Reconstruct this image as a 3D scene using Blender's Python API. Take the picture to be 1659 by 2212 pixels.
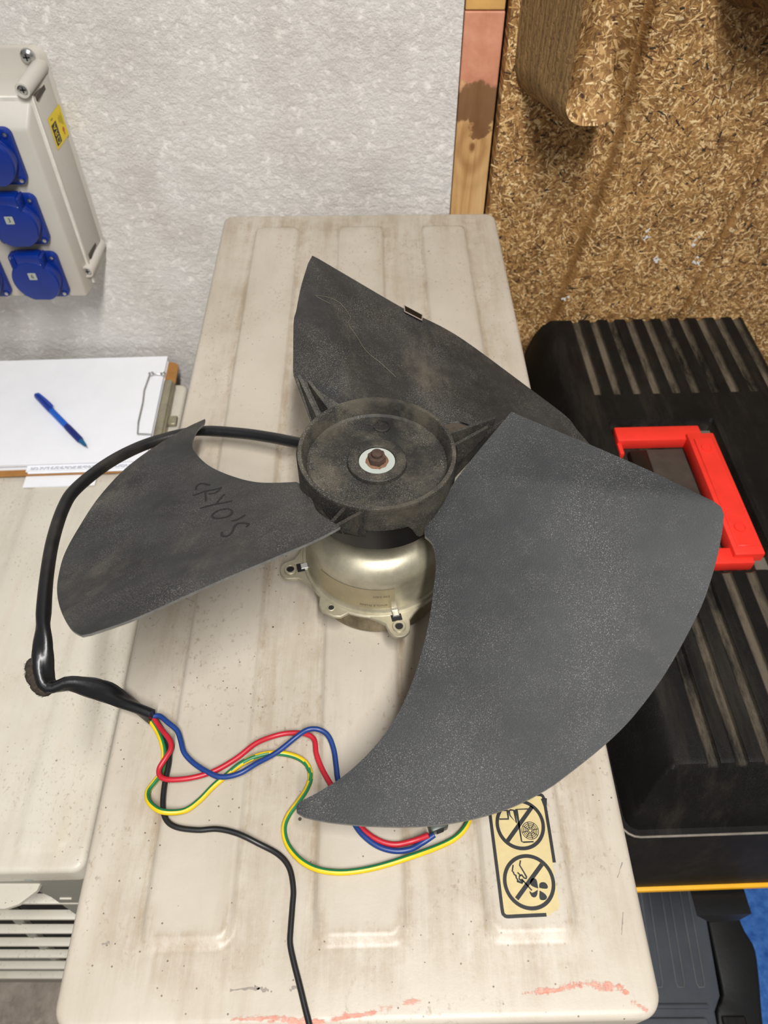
import bpy, bmesh, math, random, json
from mathutils import Vector, Matrix, Euler
from math import sin, cos, pi, radians, hypot, atan2, sqrt

for o in list(bpy.data.objects): bpy.data.objects.remove(o)
sc = bpy.context.scene
col = sc.collection
rng = random.Random(7)

# ---------------------------------------------------------------- camera
Z0 = 0.98                       # height of the big white panel above the floor
cam_d = bpy.data.cameras.new('camera')
cam = bpy.data.objects.new('camera', cam_d); col.objects.link(cam)
cam.location = (0, 0, Z0 + 0.48)
cam.rotation_euler = (radians(90 - 50.7), 0, 0)
cam_d.sensor_fit = 'AUTO'; cam_d.sensor_width = 36.0
cam_d.lens = 1640.0 / 2212.0 * 36.0
cam_d.clip_start = 0.02
cam_d.dof.use_dof = True; cam_d.dof.focus_distance = 0.50; cam_d.dof.aperture_fstop = 13
sc.camera = cam

# ---------------------------------------------------------------- light
w = bpy.data.worlds.new('world'); sc.world = w; w.use_nodes = True
w.node_tree.nodes['Background'].inputs[0].default_value = (1.0, 0.985, 0.96, 1)
w.node_tree.nodes['Background'].inputs[1].default_value = 0.20
def area(name, loc, target, sx, sy, power, colr):
    l = bpy.data.lights.new(name, 'AREA'); l.shape = 'RECTANGLE'; l.size = sx; l.size_y = sy
    l.energy = power; l.color = colr
    o = bpy.data.objects.new(name, l); col.objects.link(o); o.location = loc
    d = Vector(target) - Vector(loc); o.rotation_euler = d.to_track_quat('-Z', 'Y').to_euler()
    return o
area('ceiling_tube_lamp', (0.19, -0.60, Z0 + 1.66), (0.19, -0.20, 0), 0.10, 1.0, 58, (1.0, 0.985, 0.965))
area('added_wall_fill', (-0.9, -1.5, Z0 + 1.55), (-0.1, 0.9, 1.1), 0.7, 1.2, 4, (1.0, 0.975, 0.94))  # added soft fill that brightens the wall from the front left
sc.view_settings.view_transform = 'Standard'
try: sc.view_settings.look = 'None'
except Exception: pass
sc.view_settings.exposure = 0.0; sc.view_settings.gamma = 1.0
sc.view_settings.use_curve_mapping = False

# ---------------------------------------------------------------- material helpers
def srgb(r, g, b):
    f = lambda c: (c/255/12.92 if c/255 <= .04045 else ((c/255+.055)/1.055)**2.4)
    return (f(r), f(g), f(b), 1)
class M:
    def __init__(s, name, rough=.5, metal=0, spec=.5):
        s.m = bpy.data.materials.new(name); s.m.use_nodes = True
        s.nt = s.m.node_tree; s.b = s.nt.nodes['Principled BSDF']
        s.b.inputs['Roughness'].default_value = rough; s.b.inputs['Metallic'].default_value = metal
        s.b.inputs['Specular IOR Level'].default_value = spec
        s.tc = None
    def n(s, t, **k):
        x = s.nt.nodes.new(t)
        for a, v in k.items(): setattr(x, a, v)
        return x
    def put(s, sock, v):
        if isinstance(v, bpy.types.NodeSocket): s.nt.links.new(v, sock)
        else: sock.default_value = v
    def obj(s):
        if not s.tc: s.tc = s.n('ShaderNodeTexCoord')
        return s.tc.outputs['Object']
    def map(s, scale=(1,1,1), loc=(0,0,0), rot=(0,0,0), vec=None):
        x = s.n('ShaderNodeMapping'); s.put(x.inputs[0], vec or s.obj())
        x.inputs['Scale'].default_value = scale; x.inputs['Location'].default_value = loc; x.inputs['Rotation'].default_value = rot
        return x.outputs[0]
    def noise(s, scale, detail=4, rough=.6, vec=None, dist=0):
        x = s.n('ShaderNodeTexNoise'); s.put(x.inputs['Vector'], vec or s.obj())
        x.inputs['Scale'].default_value = scale; x.inputs['Detail'].default_value = detail
        x.inputs['Roughness'].default_value = rough; x.inputs['Distortion'].default_value = dist
        return x.outputs['Fac']
    def voro(s, scale, vec=None, feature='F1', dims='3D', rand=1.0):
        x = s.n('ShaderNodeTexVoronoi', feature=feature, voronoi_dimensions=dims); s.put(x.inputs['Vector'], vec or s.obj())
        x.inputs['Scale'].default_value = scale; x.inputs['Randomness'].default_value = rand
        return x
    def math(s, op, a, b=0.0, c=None, clamp=False):
        x = s.n('ShaderNodeMath', operation=op, use_clamp=clamp); s.put(x.inputs[0], a); s.put(x.inputs[1], b)
        if c is not None: s.put(x.inputs[2], c)
        return x.outputs[0]
    def step(s, v, a, b):
        x = s.n('ShaderNodeMapRange', interpolation_type='SMOOTHSTEP'); s.put(x.inputs[0], v)
        x.inputs[1].default_value = a; x.inputs[2].default_value = b; x.inputs[3].default_value = 0; x.inputs[4].default_value = 1
        return x.outputs[0]
    def mix(s, f, a, b, mode='MIX'):
        x = s.n('ShaderNodeMix', data_type='RGBA', blend_type=mode); s.put(x.inputs[0], f)
        s.put(x.inputs[6], a); s.put(x.inputs[7], b); return x.outputs[2]
    def ramp(s, v, stops, interp='LINEAR'):
        x = s.n('ShaderNodeValToRGB'); s.put(x.inputs[0], v); e = x.color_ramp.elements
        x.color_ramp.interpolation = interp
        while len(e) < len(stops): e.new(.5)
        for q, (p, c) in zip(e, stops): q.position = p; q.color = c
        return x.outputs[0]
    def attr(s, name):
        return s.n('ShaderNodeAttribute', attribute_name=name).outputs['Fac']
    def bump(s, h, strength=.5, dist=.001, normal=None):
        x = s.n('ShaderNodeBump'); s.put(x.inputs['Height'], h); x.inputs['Strength'].default_value = strength
        x.inputs['Distance'].default_value = dist
        if normal is not None: s.put(x.inputs['Normal'], normal)
        s.nt.links.new(x.outputs[0], s.b.inputs['Normal']); return x.outputs[0]
    def color(s, v): s.put(s.b.inputs['Base Color'], v); return s
    def rough(s, v): s.put(s.b.inputs['Roughness'], v); return s

def simple(name, c, rough=.5, metal=0, vary=.12, scale=60, bump=.0, spec=.5, dirt=None):
    m = M(name, rough, metal, spec)
    n = m.noise(scale, 5)
    d = tuple(x*(1-vary) for x in c[:3]) + (1,); u = tuple(min(1, x*(1+vary)) for x in c[:3]) + (1,)
    cc = m.ramp(n, [(.3, d), (.7, u)])
    if dirt:
        cc = m.mix(m.math('MULTIPLY', m.step(m.noise(scale*.25, 6), .5, .75), .6), cc, dirt)
    m.color(cc)
    if bump: m.bump(m.noise(scale*6, 3), bump, .0006)
    return m.m

# ---------------------------------------------------------------- mesh helpers
class MB:
    def __init__(s): s.v = []; s.f = []; s.mi = []; s.at = {}
    def add(s, v, f, mi=0):
        b = len(s.v); s.v += [tuple(p) for p in v]; s.f += [tuple(i+b for i in q) for q in f]; s.mi += [mi]*len(f); return s
    def xf(s, fn): s.v = [tuple(fn(p)) for p in s.v]; return s
    def build(s, name, mats, parent=None, smooth=True, flip=False, angle=None, keep=False, attrs=None):
        if not isinstance(mats, (list, tuple)): mats = [mats]
        if parent is not None: org = wloc(parent)
        elif keep: org = Vector((0, 0, 0))
        else:
            xs, ys, zs = zip(*s.v); org = Vector(((min(xs)+max(xs))/2, (min(ys)+max(ys))/2, min(zs)))
        me = bpy.data.meshes.new(name)
        me.from_pydata([(p[0]-org[0], p[1]-org[1], p[2]-org[2]) for p in s.v], [], s.f)
        for m in mats: me.materials.append(m)
        if len(mats) > 1: me.polygons.foreach_set('material_index', s.mi)
        if attrs:
            for k, vals in attrs.items():
                a = me.attributes.new(k, 'FLOAT', 'POINT'); a.data.foreach_set('value', vals)
        bm = bmesh.new(); bm.from_mesh(me); bmesh.ops.recalc_face_normals(bm, faces=bm.faces); bm.to_mesh(me); bm.free()
        if smooth:
            me.polygons.foreach_set('use_smooth', [True]*len(me.polygons))
            if angle is not None:
                try: me.set_sharp_from_angle(angle=radians(angle))
                except Exception: pass
        o = bpy.data.objects.new(name, me); col.objects.link(o)
        if parent is not None: o.parent = parent
        else: o.location = org
        return o
def wloc(o):
    v = Vector((0, 0, 0))
    while o is not None: v += o.location; o = o.parent
    return v
def thing(name, label, cat, loc, group=None):
    o = bpy.data.objects.new(name, None); col.objects.link(o); o.location = loc; o.empty_display_size = .05
    o['label'] = label; o['category'] = cat
    if group: o['group'] = group
    return o
def tag(o, label, cat, group=None):
    o['label'] = label; o['category'] = cat
    if group: o['group'] = group
    return o
def struct(o): o['kind'] = 'structure'; return o

def bbox(x0, x1, y0, y1, z0, z1, bev=0.0, seg=2):
    bm = bmesh.new(); bmesh.ops.create_cube(bm, size=1)
    for v in bm.verts: v.co = ((x0+x1)/2+v.co.x*(x1-x0), (y0+y1)/2+v.co.y*(y1-y0), (z0+z1)/2+v.co.z*(z1-z0))
    if bev: bmesh.ops.bevel(bm, geom=bm.edges[:], offset=bev, segments=seg, profile=.5, affect='EDGES')
    bm.verts.index_update()
    r = [tuple(v.co) for v in bm.verts], [tuple(v.index for v in f.verts) for f in bm.faces]
    bm.free(); return r
def lathe(prof, n=48, c=(0, 0, 0), closed_top=True):
    v = []; f = []
    for r, z in prof:
        for i in range(n):
            a = 2*pi*i/n; v.append((c[0]+r*cos(a), c[1]+r*sin(a), c[2]+z))
    for j in range(len(prof)-1):
        for i in range(n):
            k = (i+1) % n; f.append((j*n+i, j*n+k, (j+1)*n+k, (j+1)*n+i))
    if closed_top:
        f.append(tuple(range(n))[::-1]); f.append(tuple((len(prof)-1)*n+i for i in range(n)))
    return v, f
def prism(poly, z0, z1, bev=0.0, seg=2):
    bm = bmesh.new(); vs = [bm.verts.new((x, y, z0)) for x, y in poly]; fc = bm.faces.new(vs)
    r = bmesh.ops.extrude_face_region(bm, geom=[fc])
    for e in r['geom']:
        if isinstance(e, bmesh.types.BMVert): e.co.z = z1
    bmesh.ops.recalc_face_normals(bm, faces=bm.faces)
    if bev:
        es = [e for e in bm.edges if abs(e.verts[0].co.z-z1) < 1e-7 and abs(e.verts[1].co.z-z1) < 1e-7]
        bmesh.ops.bevel(bm, geom=es, offset=bev, segments=seg, profile=.5, affect='EDGES')
    bmesh.ops.triangulate(bm, faces=[q for q in bm.faces if len(q.verts) > 4])
    bm.verts.index_update()
    o = [tuple(v.co) for v in bm.verts], [tuple(v.index for v in q.verts) for q in bm.faces]
    bm.free(); return o
def rrect(x0, x1, y0, y1, r, n=5):
    p = []
    for cx, cy, a0 in ((x1-r, y1-r, 0), (x0+r, y1-r, 90), (x0+r, y0+r, 180), (x1-r, y0+r, 270)):
        for i in range(n+1):
            a = radians(a0+90*i/n); p.append((cx+r*cos(a), cy+r*sin(a)))
    return p
def catmull(P, per=6):
    P = [Vector(p) for p in P]; out = []
    for i in range(len(P)-1):
        a = P[max(i-1, 0)]; b = P[i]; c = P[i+1]; d = P[min(i+2, len(P)-1)]
        for k in range(per):
            t = k/per
            out.append(.5*((2*b)+(c-a)*t+(2*a-5*b+4*c-d)*t*t+(3*b-a-3*c+d)*t**3))
    out.append(P[-1]); return out
def resample(P, n):
    P = [Vector(p) for p in P]; L = [0]
    for a, b in zip(P, P[1:]): L.append(L[-1]+(b-a).length)
    out = []; j = 0
    for i in range(n):
        s = L[-1]*i/(n-1)
        while j < len(P)-2 and L[j+1] < s: j += 1
        t = (s-L[j])/max(L[j+1]-L[j], 1e-9); out.append(P[j].lerp(P[j+1], min(1, t)))
    return out
def tube(P, rad, n=10, caps=True, shape=None, sector=None, upright=False):
    P = [Vector(p) for p in P]; v = []; f = []; mi = []
    T = [(P[min(i+1, len(P)-1)]-P[max(i-1, 0)]).normalized() for i in range(len(P))]
    up = Vector((0, 0, 1)); nrm = (up - T[0]*up.dot(T[0]))
    if nrm.length < 1e-4: nrm = Vector((1, 0, 0))
    nrm.normalize()
    for i, p in enumerate(P):
        nrm = ((Vector((0, 0, 1)) if upright else nrm) - T[i]*(T[i].z if upright else nrm.dot(T[i]))).normalized(); bn = T[i].cross(nrm)
        r = rad(i/(len(P)-1)) if callable(rad) else rad
        for k in range(n):
            a = 2*pi*k/n
            s = shape(i/(len(P)-1), a) if shape else 1
            v.append(p + (nrm*cos(a)+bn*sin(a))*r*s)
    for i in range(len(P)-1):
        for k in range(n):
            q = (k+1) % n; f.append((i*n+k, i*n+q, (i+1)*n+q, (i+1)*n+k))
            if sector: mi.append(1 if sector(i/(len(P)-1), 2*pi*(k+.5)/n) else 0)
            else: mi.append(0)
    if caps:
        f.append(tuple(range(n))[::-1]); f.append(tuple((len(P)-1)*n+k for k in range(n))); mi += [0, 0]
    return v, f, mi
def addtube(mb, *a, **k):
    v, f, mi = tube(*a, **k); b = len(mb.v)
    mb.v += [tuple(p) for p in v]; mb.f += [tuple(i+b for i in q) for q in f]; mb.mi += mi; return mb
def ribbon(P, width, lift=0.0, closed=False, ragged=None):
    P = [Vector(p) for p in P]; v = []; f = []; n = len(P)
    for i, p in enumerate(P):
        if closed: t = P[(i+1) % n]-P[(i-1) % n]
        else: t = P[min(i+1, n-1)]-P[max(i-1, 0)]
        t.z = 0; t.normalize(); s = Vector((-t.y, t.x, 0))
        k = 1.0
        if 0 < i < n-1:
            e = (P[i]-P[i-1]); e.z = 0; e.normalize(); k = 1/max(.5, abs(s.dot(Vector((-e.y, e.x, 0)))))
        wl = width/2*k; wr = wl
        if ragged: wl *= ragged(); wr *= ragged()
        v += [p+s*wl+Vector((0, 0, lift)), p-s*wr+Vector((0, 0, lift))]
    for i in range(n-1 if not closed else n):
        j = (i+1) % n; f.append((2*i, 2*i+1, 2*j+1, 2*j))
    return v, f
def sstep(a, b, x):
    t = max(0.0, min(1.0, (x-a)/(b-a))); return t*t*(3-2*t)
def rot2(p, piv, ang):
    c, s = cos(ang), sin(ang); x, y = p[0]-piv[0], p[1]-piv[1]
    return (piv[0]+c*x-s*y, piv[1]+s*x+c*y, p[2])
def textmesh(s, size):
    cu = bpy.data.curves.new('lettering', 'FONT'); cu.body = s; cu.size = size; cu.align_x = 'CENTER'; cu.align_y = 'CENTER'
    o = bpy.data.objects.new('lettering', cu); col.objects.link(o)
    dg = bpy.context.evaluated_depsgraph_get(); dg.update()
    me = bpy.data.meshes.new_from_object(o.evaluated_get(dg))
    v = [tuple(x.co) for x in me.vertices]; f = [tuple(p.vertices) for p in me.polygons]
    bpy.data.objects.remove(o); bpy.data.curves.remove(cu); bpy.data.meshes.remove(me)
    return v, f

DATA = json.loads('''
{"bladeA":{"T":[[0.0854,-6.99],[0.122,7.26],[0.1611,15.41],[0.1933,20.17]],
"O":[[0.1933,20.17],[0.201,21.03],[0.2043,22.33],[0.2063,27.51],[0.2073,32.89],[0.2071,36.94],[0.2069,42.62],[0.2069,46.75],[0.2067,52.47],[0.206,57.54],[0.2053,63.53],[0.2055,68.46],[0.2046,74.53],[0.2023,81.72],[0.1998,88.86],[0.1977,96.13],[0.1971,102.09],[0.1967,106.67],[0.1953,108.27]],
"L":[[0.1953,108.27],[0.1914,108.61],[0.1877,107.36],[0.1829,105.23],[0.1719,100.69],[0.1579,95.5],[0.1456,91.36],[0.1328,87.48],[0.1173,83.0],[0.0998,77.37],[0.0824,70.67],[0.0697,64.23],[0.061,61.19],[0.0541,62.24]]},"bladeB":{"T":[[0.078,-10.56],[0.0899,-3.64],[0.1065,4.12],[0.1291,10.33],[0.1526,14.03],[0.1778,16.66],[0.1973,19.15]],
"O":[[0.1973,19.15],[0.2008,19.97],[0.2021,24.54],[0.2023,32.86],[0.2032,40.34],[0.2036,47.18],[0.2042,53.83],[0.2038,61.44],[0.2055,71.98],[0.2067,81.07],[0.2058,87.49],[0.2021,94.24],[0.1972,101.96],[0.1919,107.01]],
"L":[[0.1919,107.01],[0.1869,105.4],[0.1839,102.34],[0.1737,97.66],[0.1611,93.99],[0.1348,87.74],[0.1064,80.83],[0.0801,72.7],[0.0526,65.0]]},"bladeC":{"T":[[0.0781,-9.29],[0.123,6.79],[0.1378,10.37],[0.1641,15.02],[0.1929,19.09]],
"O":[[0.1929,19.09],[0.2028,20.62],[0.2052,21.81],[0.2016,30.22],[0.1988,40.98],[0.2048,55.6],[0.203,82],[0.2,90],[0.197,102],[0.1965,107]],
"L":[[0.1965,107],[0.194,108],[0.19,108.5],[0.186,106.5],[0.1815,103],[0.173,99.8],[0.1595,95],[0.145,89.5],[0.13,86],[0.1165,83],[0.1114,75.69],[0.0905,69.97]]},"writing":[[[0.1268,72.84],[0.1279,74.58],[0.1273,75.92],[0.1244,76.17],[0.1214,75.54],[0.1182,74.86]],[[0.1254,68.94],[0.1214,69.71],[0.1181,70.64],[0.1127,70.9],[0.1085,71.52],[0.1073,71.71]],[[0.1073,71.71],[0.1078,69.75],[0.1098,68.24],[0.1136,68.19]],[[0.1176,70.12],[0.1155,66.79],[0.1138,63.36]],[[0.1155,58.61],[0.1111,58.91],[0.1051,58.79],[0.1002,58.45],[0.095,58.33]],[[0.1019,65.43],[0.1031,63.74],[0.1039,61.46],[0.1052,59.35]],[[0.1074,50.19],[0.1062,51.88],[0.1033,52.99],[0.1001,53.1],[0.0969,51.83],[0.0947,49.43],[0.0949,47.36],[0.0968,45.56],[0.1,45.52],[0.1032,46.51],[0.1061,48.02],[0.1074,50.19]],[[0.0964,40.37],[0.0938,39.61],[0.091,40.16],[0.0885,40.9]],[[0.0927,30.37],[0.0906,31.35],[0.0917,33.96],[0.0938,35.98],[0.0965,35.76],[0.0988,33.95],[0.1015,31.39],[0.1043,30.17],[0.1066,30.59],[0.1072,32.61],[0.1058,34.67]]],
"clip":[[0.2007,41.27],[0.2015,45.61],[0.1933,45.85],[0.192,41.61]],
"sheath":[[-0.02,0.372,1.025],[-0.0257,0.4225,1.022],[-0.0486,0.4305,1.017],[-0.0721,0.4397,1.013],[-0.0923,0.448,1.01],[-0.1207,0.4565,1.007],[-0.1569,0.4613,1.005],[-0.1789,0.4536,1.006],[-0.2019,0.4373,1.01],[-0.2216,0.4134,1.015],[-0.2364,0.3836,1.02],[-0.2411,0.3651,1.02],[-0.242,0.3381,1.018],[-0.2394,0.3106,1.016],[-0.2348,0.2816,1.013],[-0.2301,0.2531,1.006],[-0.2282,0.24,0.998],[-0.2255,0.233,0.993],[-0.2195,0.2315,0.992],[-0.2125,0.2334,0.993],[-0.2017,0.2322,0.992],[-0.1849,0.2276,0.9925],[-0.1679,0.2193,0.9918],[-0.1519,0.211,0.9908]],
"foam":[[-0.2409,0.248,0.996],[-0.2264,0.2271,0.99]],
"blue":[[-0.1518,0.2125,0.986],[-0.1475,0.2125,0.986],[-0.1412,0.2077,0.986],[-0.1342,0.2022,0.9855],[-0.1308,0.1956,0.985],[-0.1274,0.1879,0.985],[-0.1206,0.1814,0.9845],[-0.1107,0.1753,0.9852],[-0.1015,0.1719,0.9855],[-0.0899,0.1739,0.9865],[-0.0791,0.1813,0.9865],[-0.0681,0.189,0.986],[-0.0569,0.1984,0.9865],[-0.0496,0.2025,0.987],[-0.0422,0.2031,0.985],[-0.036,0.1991,0.984],[-0.0321,0.1902,0.983],[-0.0302,0.1799,0.9822],[-0.0287,0.1712,0.9818],[-0.0242,0.1569,0.9818],[-0.017,0.1436,0.9818],[-0.0104,0.1364,0.9818],[-0.0023,0.1314,0.9818],[0.0068,0.1293,0.9818],[0.0156,0.1303,0.982],[0.0223,0.1337,0.983],[0.0301,0.1381,0.986]],
"red":[[-0.1528,0.2124,0.9855],[-0.1453,0.204,0.985],[-0.1377,0.1956,0.9865],[-0.1357,0.1897,0.9865],[-0.1382,0.1835,0.9862],[-0.1412,0.1774,0.985],[-0.1394,0.1722,0.9848],[-0.132,0.1703,0.9852],[-0.1187,0.1719,0.9848],[-0.106,0.1768,0.9835],[-0.0933,0.1853,0.983],[-0.0819,0.1954,0.983],[-0.0695,0.2014,0.983],[-0.0584,0.2028,0.9835],[-0.0497,0.201,0.984],[-0.045,0.197,0.983],[-0.0434,0.1884,0.9822],[-0.04,0.1801,0.9818],[-0.0349,0.1712,0.9818],[-0.0262,0.1583,0.9818],[-0.0145,0.1436,0.9818],[-0.0077,0.1377,0.9818],[0.0001,0.134,0.9818],[0.0079,0.133,0.9818],[0.0171,0.135,0.982],[0.0267,0.1376,0.986]],
"yellow":[[-0.1552,0.2121,0.9855],[-0.1477,0.2028,0.985],[-0.1426,0.1935,0.984],[-0.1409,0.1857,0.9828],[-0.1414,0.1764,0.982],[-0.1439,0.1711,0.982],[-0.1469,0.1654,0.982],[-0.1458,0.1599,0.983],[-0.142,0.1552,0.9845],[-0.1355,0.1513,0.9852],[-0.1274,0.1509,0.984],[-0.1202,0.153,0.9825],[-0.1133,0.1591,0.9818],[-0.1064,0.1674,0.9818],[-0.0988,0.1743,0.9822],[-0.0914,0.1811,0.9822],[-0.0823,0.1863,0.982],[-0.0727,0.189,0.9822],[-0.0631,0.189,0.9822],[-0.0543,0.1864,0.9818],[-0.0487,0.1816,0.9818],[-0.0464,0.1744,0.9818],[-0.0486,0.1663,0.9818],[-0.0535,0.1583,0.9818],[-0.0584,0.151,0.9818],[-0.0606,0.1439,0.9818],[-0.0591,0.1364,0.9818],[-0.0547,0.1296,0.9818],[-0.0474,0.1231,0.9818],[-0.0382,0.119,0.9818],[-0.0267,0.1175,0.9818],[-0.0151,0.1183,0.9818],[-0.0023,0.1208,0.9818],[0.0144,0.1257,0.9818],[0.03,0.1314,0.9818],[0.0419,0.1369,0.9818],[0.049,0.1431,0.9818],[0.0526,0.1505,0.9818],[0.0503,0.1582,0.982],[0.0414,0.1548,0.984],[0.0358,0.1486,0.986]],
"black":[[-0.1527,0.2135,0.9845],[-0.1451,0.2042,0.983],[-0.139,0.1938,0.9818],[-0.1368,0.1831,0.9818],[-0.137,0.1683,0.9818],[-0.1356,0.1555,0.9818],[-0.1321,0.1472,0.9818],[-0.1248,0.1428,0.9818],[-0.1119,0.1412,0.9818],[-0.1008,0.1418,0.9818],[-0.0893,0.1396,0.9818],[-0.0762,0.1345,0.9818],[-0.0632,0.1285,0.9818],[-0.0557,0.1208,0.9818],[-0.0524,0.1095,0.9818],[-0.0522,0.0998,0.9818],[-0.0523,0.0881,0.9818],[-0.052,0.0812,0.9818],[-0.0493,0.0723,0.9818],[-0.0453,0.0614,0.9818],[-0.0416,0.0509,0.9818],[-0.0392,0.0444,0.9818],[-0.0368,0.0358,0.9818]],
"connector":[[0.0322,0.1429,0.986]],
"label_frame":[[0.0655,0.1636,0.9829],[0.0957,0.1631,0.9829],[0.0982,0.1625,0.9829],[0.0991,0.1606,0.9829],[0.0998,0.1422,0.9829],[0.1003,0.1234,0.9829],[0.1013,0.0996,0.9829],[0.0919,0.0957,0.9829],[0.0699,0.0948,0.9829],[0.068,0.0956,0.9829],[0.0672,0.0977,0.9829],[0.0648,0.1533,0.9829]],
"label_c1":[[0.0827,0.145,0.9829],[0.0685,0.1461,0.9829],[0.0966,0.1439,0.9829],[0.0821,0.159,0.9829],[0.0835,0.1316,0.9829]],
"label_c2":[[0.0842,0.1129,0.9829],[0.07,0.1143,0.9829],[0.0982,0.1115,0.9829],[0.0839,0.127,0.9829],[0.0845,0.0991,0.9829]],
"label_s1":[[0.0913,0.1558,0.9829],[0.0741,0.1356,0.9829]],
"label_s2":[[0.0929,0.1225,0.9829],[0.076,0.1039,0.9829]],
"label_lines":[[[0.0729,0.1534,0.9829],[0.0758,0.1533,0.9829],[0.0758,0.1483,0.9829],[0.0703,0.1482,0.9829]],[[0.0768,0.1533,0.9829],[0.0778,0.1537,0.9829],[0.08,0.1534,0.9829],[0.0805,0.1459,0.9829],[0.077,0.1504,0.9829],[0.0768,0.1533,0.9829]],[[0.0885,0.1543,0.9829],[0.0814,0.154,0.9829],[0.0824,0.1352,0.9829],[0.0835,0.1348,0.9829],[0.0896,0.1351,0.9829]],[[0.0759,0.1221,0.9829],[0.075,0.1186,0.9829],[0.0756,0.1182,0.9829],[0.076,0.1168,0.9829],[0.0769,0.1164,0.9829],[0.077,0.1149,0.9829],[0.0776,0.1143,0.9829],[0.0775,0.1133,0.9829],[0.0802,0.1121,0.9829],[0.0806,0.1129,0.9829],[0.0786,0.1145,0.9829],[0.0789,0.116,0.9829],[0.0803,0.1166,0.9829],[0.0816,0.1149,0.9829],[0.0827,0.1147,0.9829],[0.083,0.1155,0.9829],[0.0819,0.1178,0.9829],[0.0797,0.1219,0.9829],[0.0805,0.1246,0.9829]],[[0.08,0.1145,0.9829],[0.0852,0.1083,0.9829]],[[0.078,0.118,0.9829],[0.0796,0.1164,0.9829]]],
"label_grille":[[0.0883,0.1415,0.9829],[0.0833,0.1417,0.9829],[0.0935,0.1412,0.9829],[0.0883,0.1465,0.9829],[0.0886,0.1366,0.9829]],
"label_blobs":[[[0.089,0.1093,0.9829],[0.0888,0.1131,0.9829],[0.0881,0.1145,0.9829],[0.0864,0.1149,0.9829],[0.0852,0.1139,0.9829],[0.0846,0.1123,0.9829],[0.0855,0.1107,0.9829]],[[0.0897,0.1097,0.9829],[0.0899,0.1115,0.9829],[0.0909,0.1125,0.9829],[0.0927,0.1127,0.9829],[0.0941,0.1119,0.9829],[0.0947,0.1103,0.9829],[0.094,0.1093,0.9829],[0.0918,0.1093,0.9829]],[[0.0887,0.1087,0.9829],[0.0879,0.1059,0.9829],[0.0865,0.1047,0.9829],[0.0848,0.1051,0.9829],[0.0838,0.1071,0.9829],[0.084,0.1079,0.9829],[0.0855,0.1071,0.9829]],[[0.0897,0.1083,0.9829],[0.0923,0.1067,0.9829],[0.0934,0.1051,0.9829],[0.093,0.1039,0.9829],[0.0914,0.1032,0.9829],[0.0895,0.1035,0.9829],[0.0891,0.1051,0.9829]]],
"label_tear":[[0.1006,0.1205,0.9829],[0.101,0.1123,0.9829],[0.1021,0.0981,0.9829],[0.1013,0.0996,0.9829],[0.1017,0.1205,0.9829]],
"smear":[[[-0.0877,0.0461,0.9806],[-0.0658,0.047,0.9806],[-0.0462,0.0455,0.9806],[-0.0316,0.0461,0.9806],[-0.0146,0.048,0.9806],[-0.0023,0.0504,0.9806],[0.0075,0.0527,0.9806],[0.0174,0.0546,0.9806],[0.0249,0.0563,0.9806],[0.0311,0.0569,0.9806]],[[0.0722,0.0578,0.9806],[0.0823,0.059,0.9806],[0.0924,0.0599,0.9806],[0.1027,0.062,0.9806],[0.1117,0.0633,0.9806]],[[0.0952,0.0622,0.9806],[0.1103,0.0627,0.9806],[0.1177,0.0618,0.9806],[0.1264,0.0616,0.9806],[0.1297,0.0594,0.9806],[0.1332,0.0569,0.9806]],[[0.1308,0.055,0.9806],[0.1353,0.0531,0.9806],[0.1405,0.0496,0.9806]]]}''')

# ---------------------------------------------------------------- materials
def plaster():
    m = M('white_painted_plaster', .75, 0, .3)
    n1 = m.noise(9, 6, .65); n2 = m.noise(55, 5, .6); n3 = m.noise(150, 3, .6)
    base = m.ramp(n1, [(.3, srgb(222, 216, 208)), (.55, srgb(240, 236, 230)), (.8, srgb(246, 243, 238))])
    grime = m.math('MULTIPLY', m.step(m.noise(6, 7, .7, vec=m.map((1, 1, .6))),   .56, .74), .28)
    c = m.mix(grime, base, srgb(176, 160, 146))
    spots = m.math('MULTIPLY', m.step(m.noise(22, 4, .7), .68, .78), .55)
    c = m.mix(spots, c, srgb(150, 120, 100))
    m.color(c)
    mf = m.noise(66, 9, .72, vec=m.map((1, 1, 1.15)))
    v = m.noise(130, 4, .6)
    h = m.math('ADD', m.math('MULTIPLY', m.step(mf, .36, .66), 1.0), m.math('MULTIPLY', v, .55))
    h = m.math('ADD', h, m.math('MULTIPLY', m.noise(300, 2), .15))
    m.bump(h, .75, .0018)
    return m.m
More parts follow.
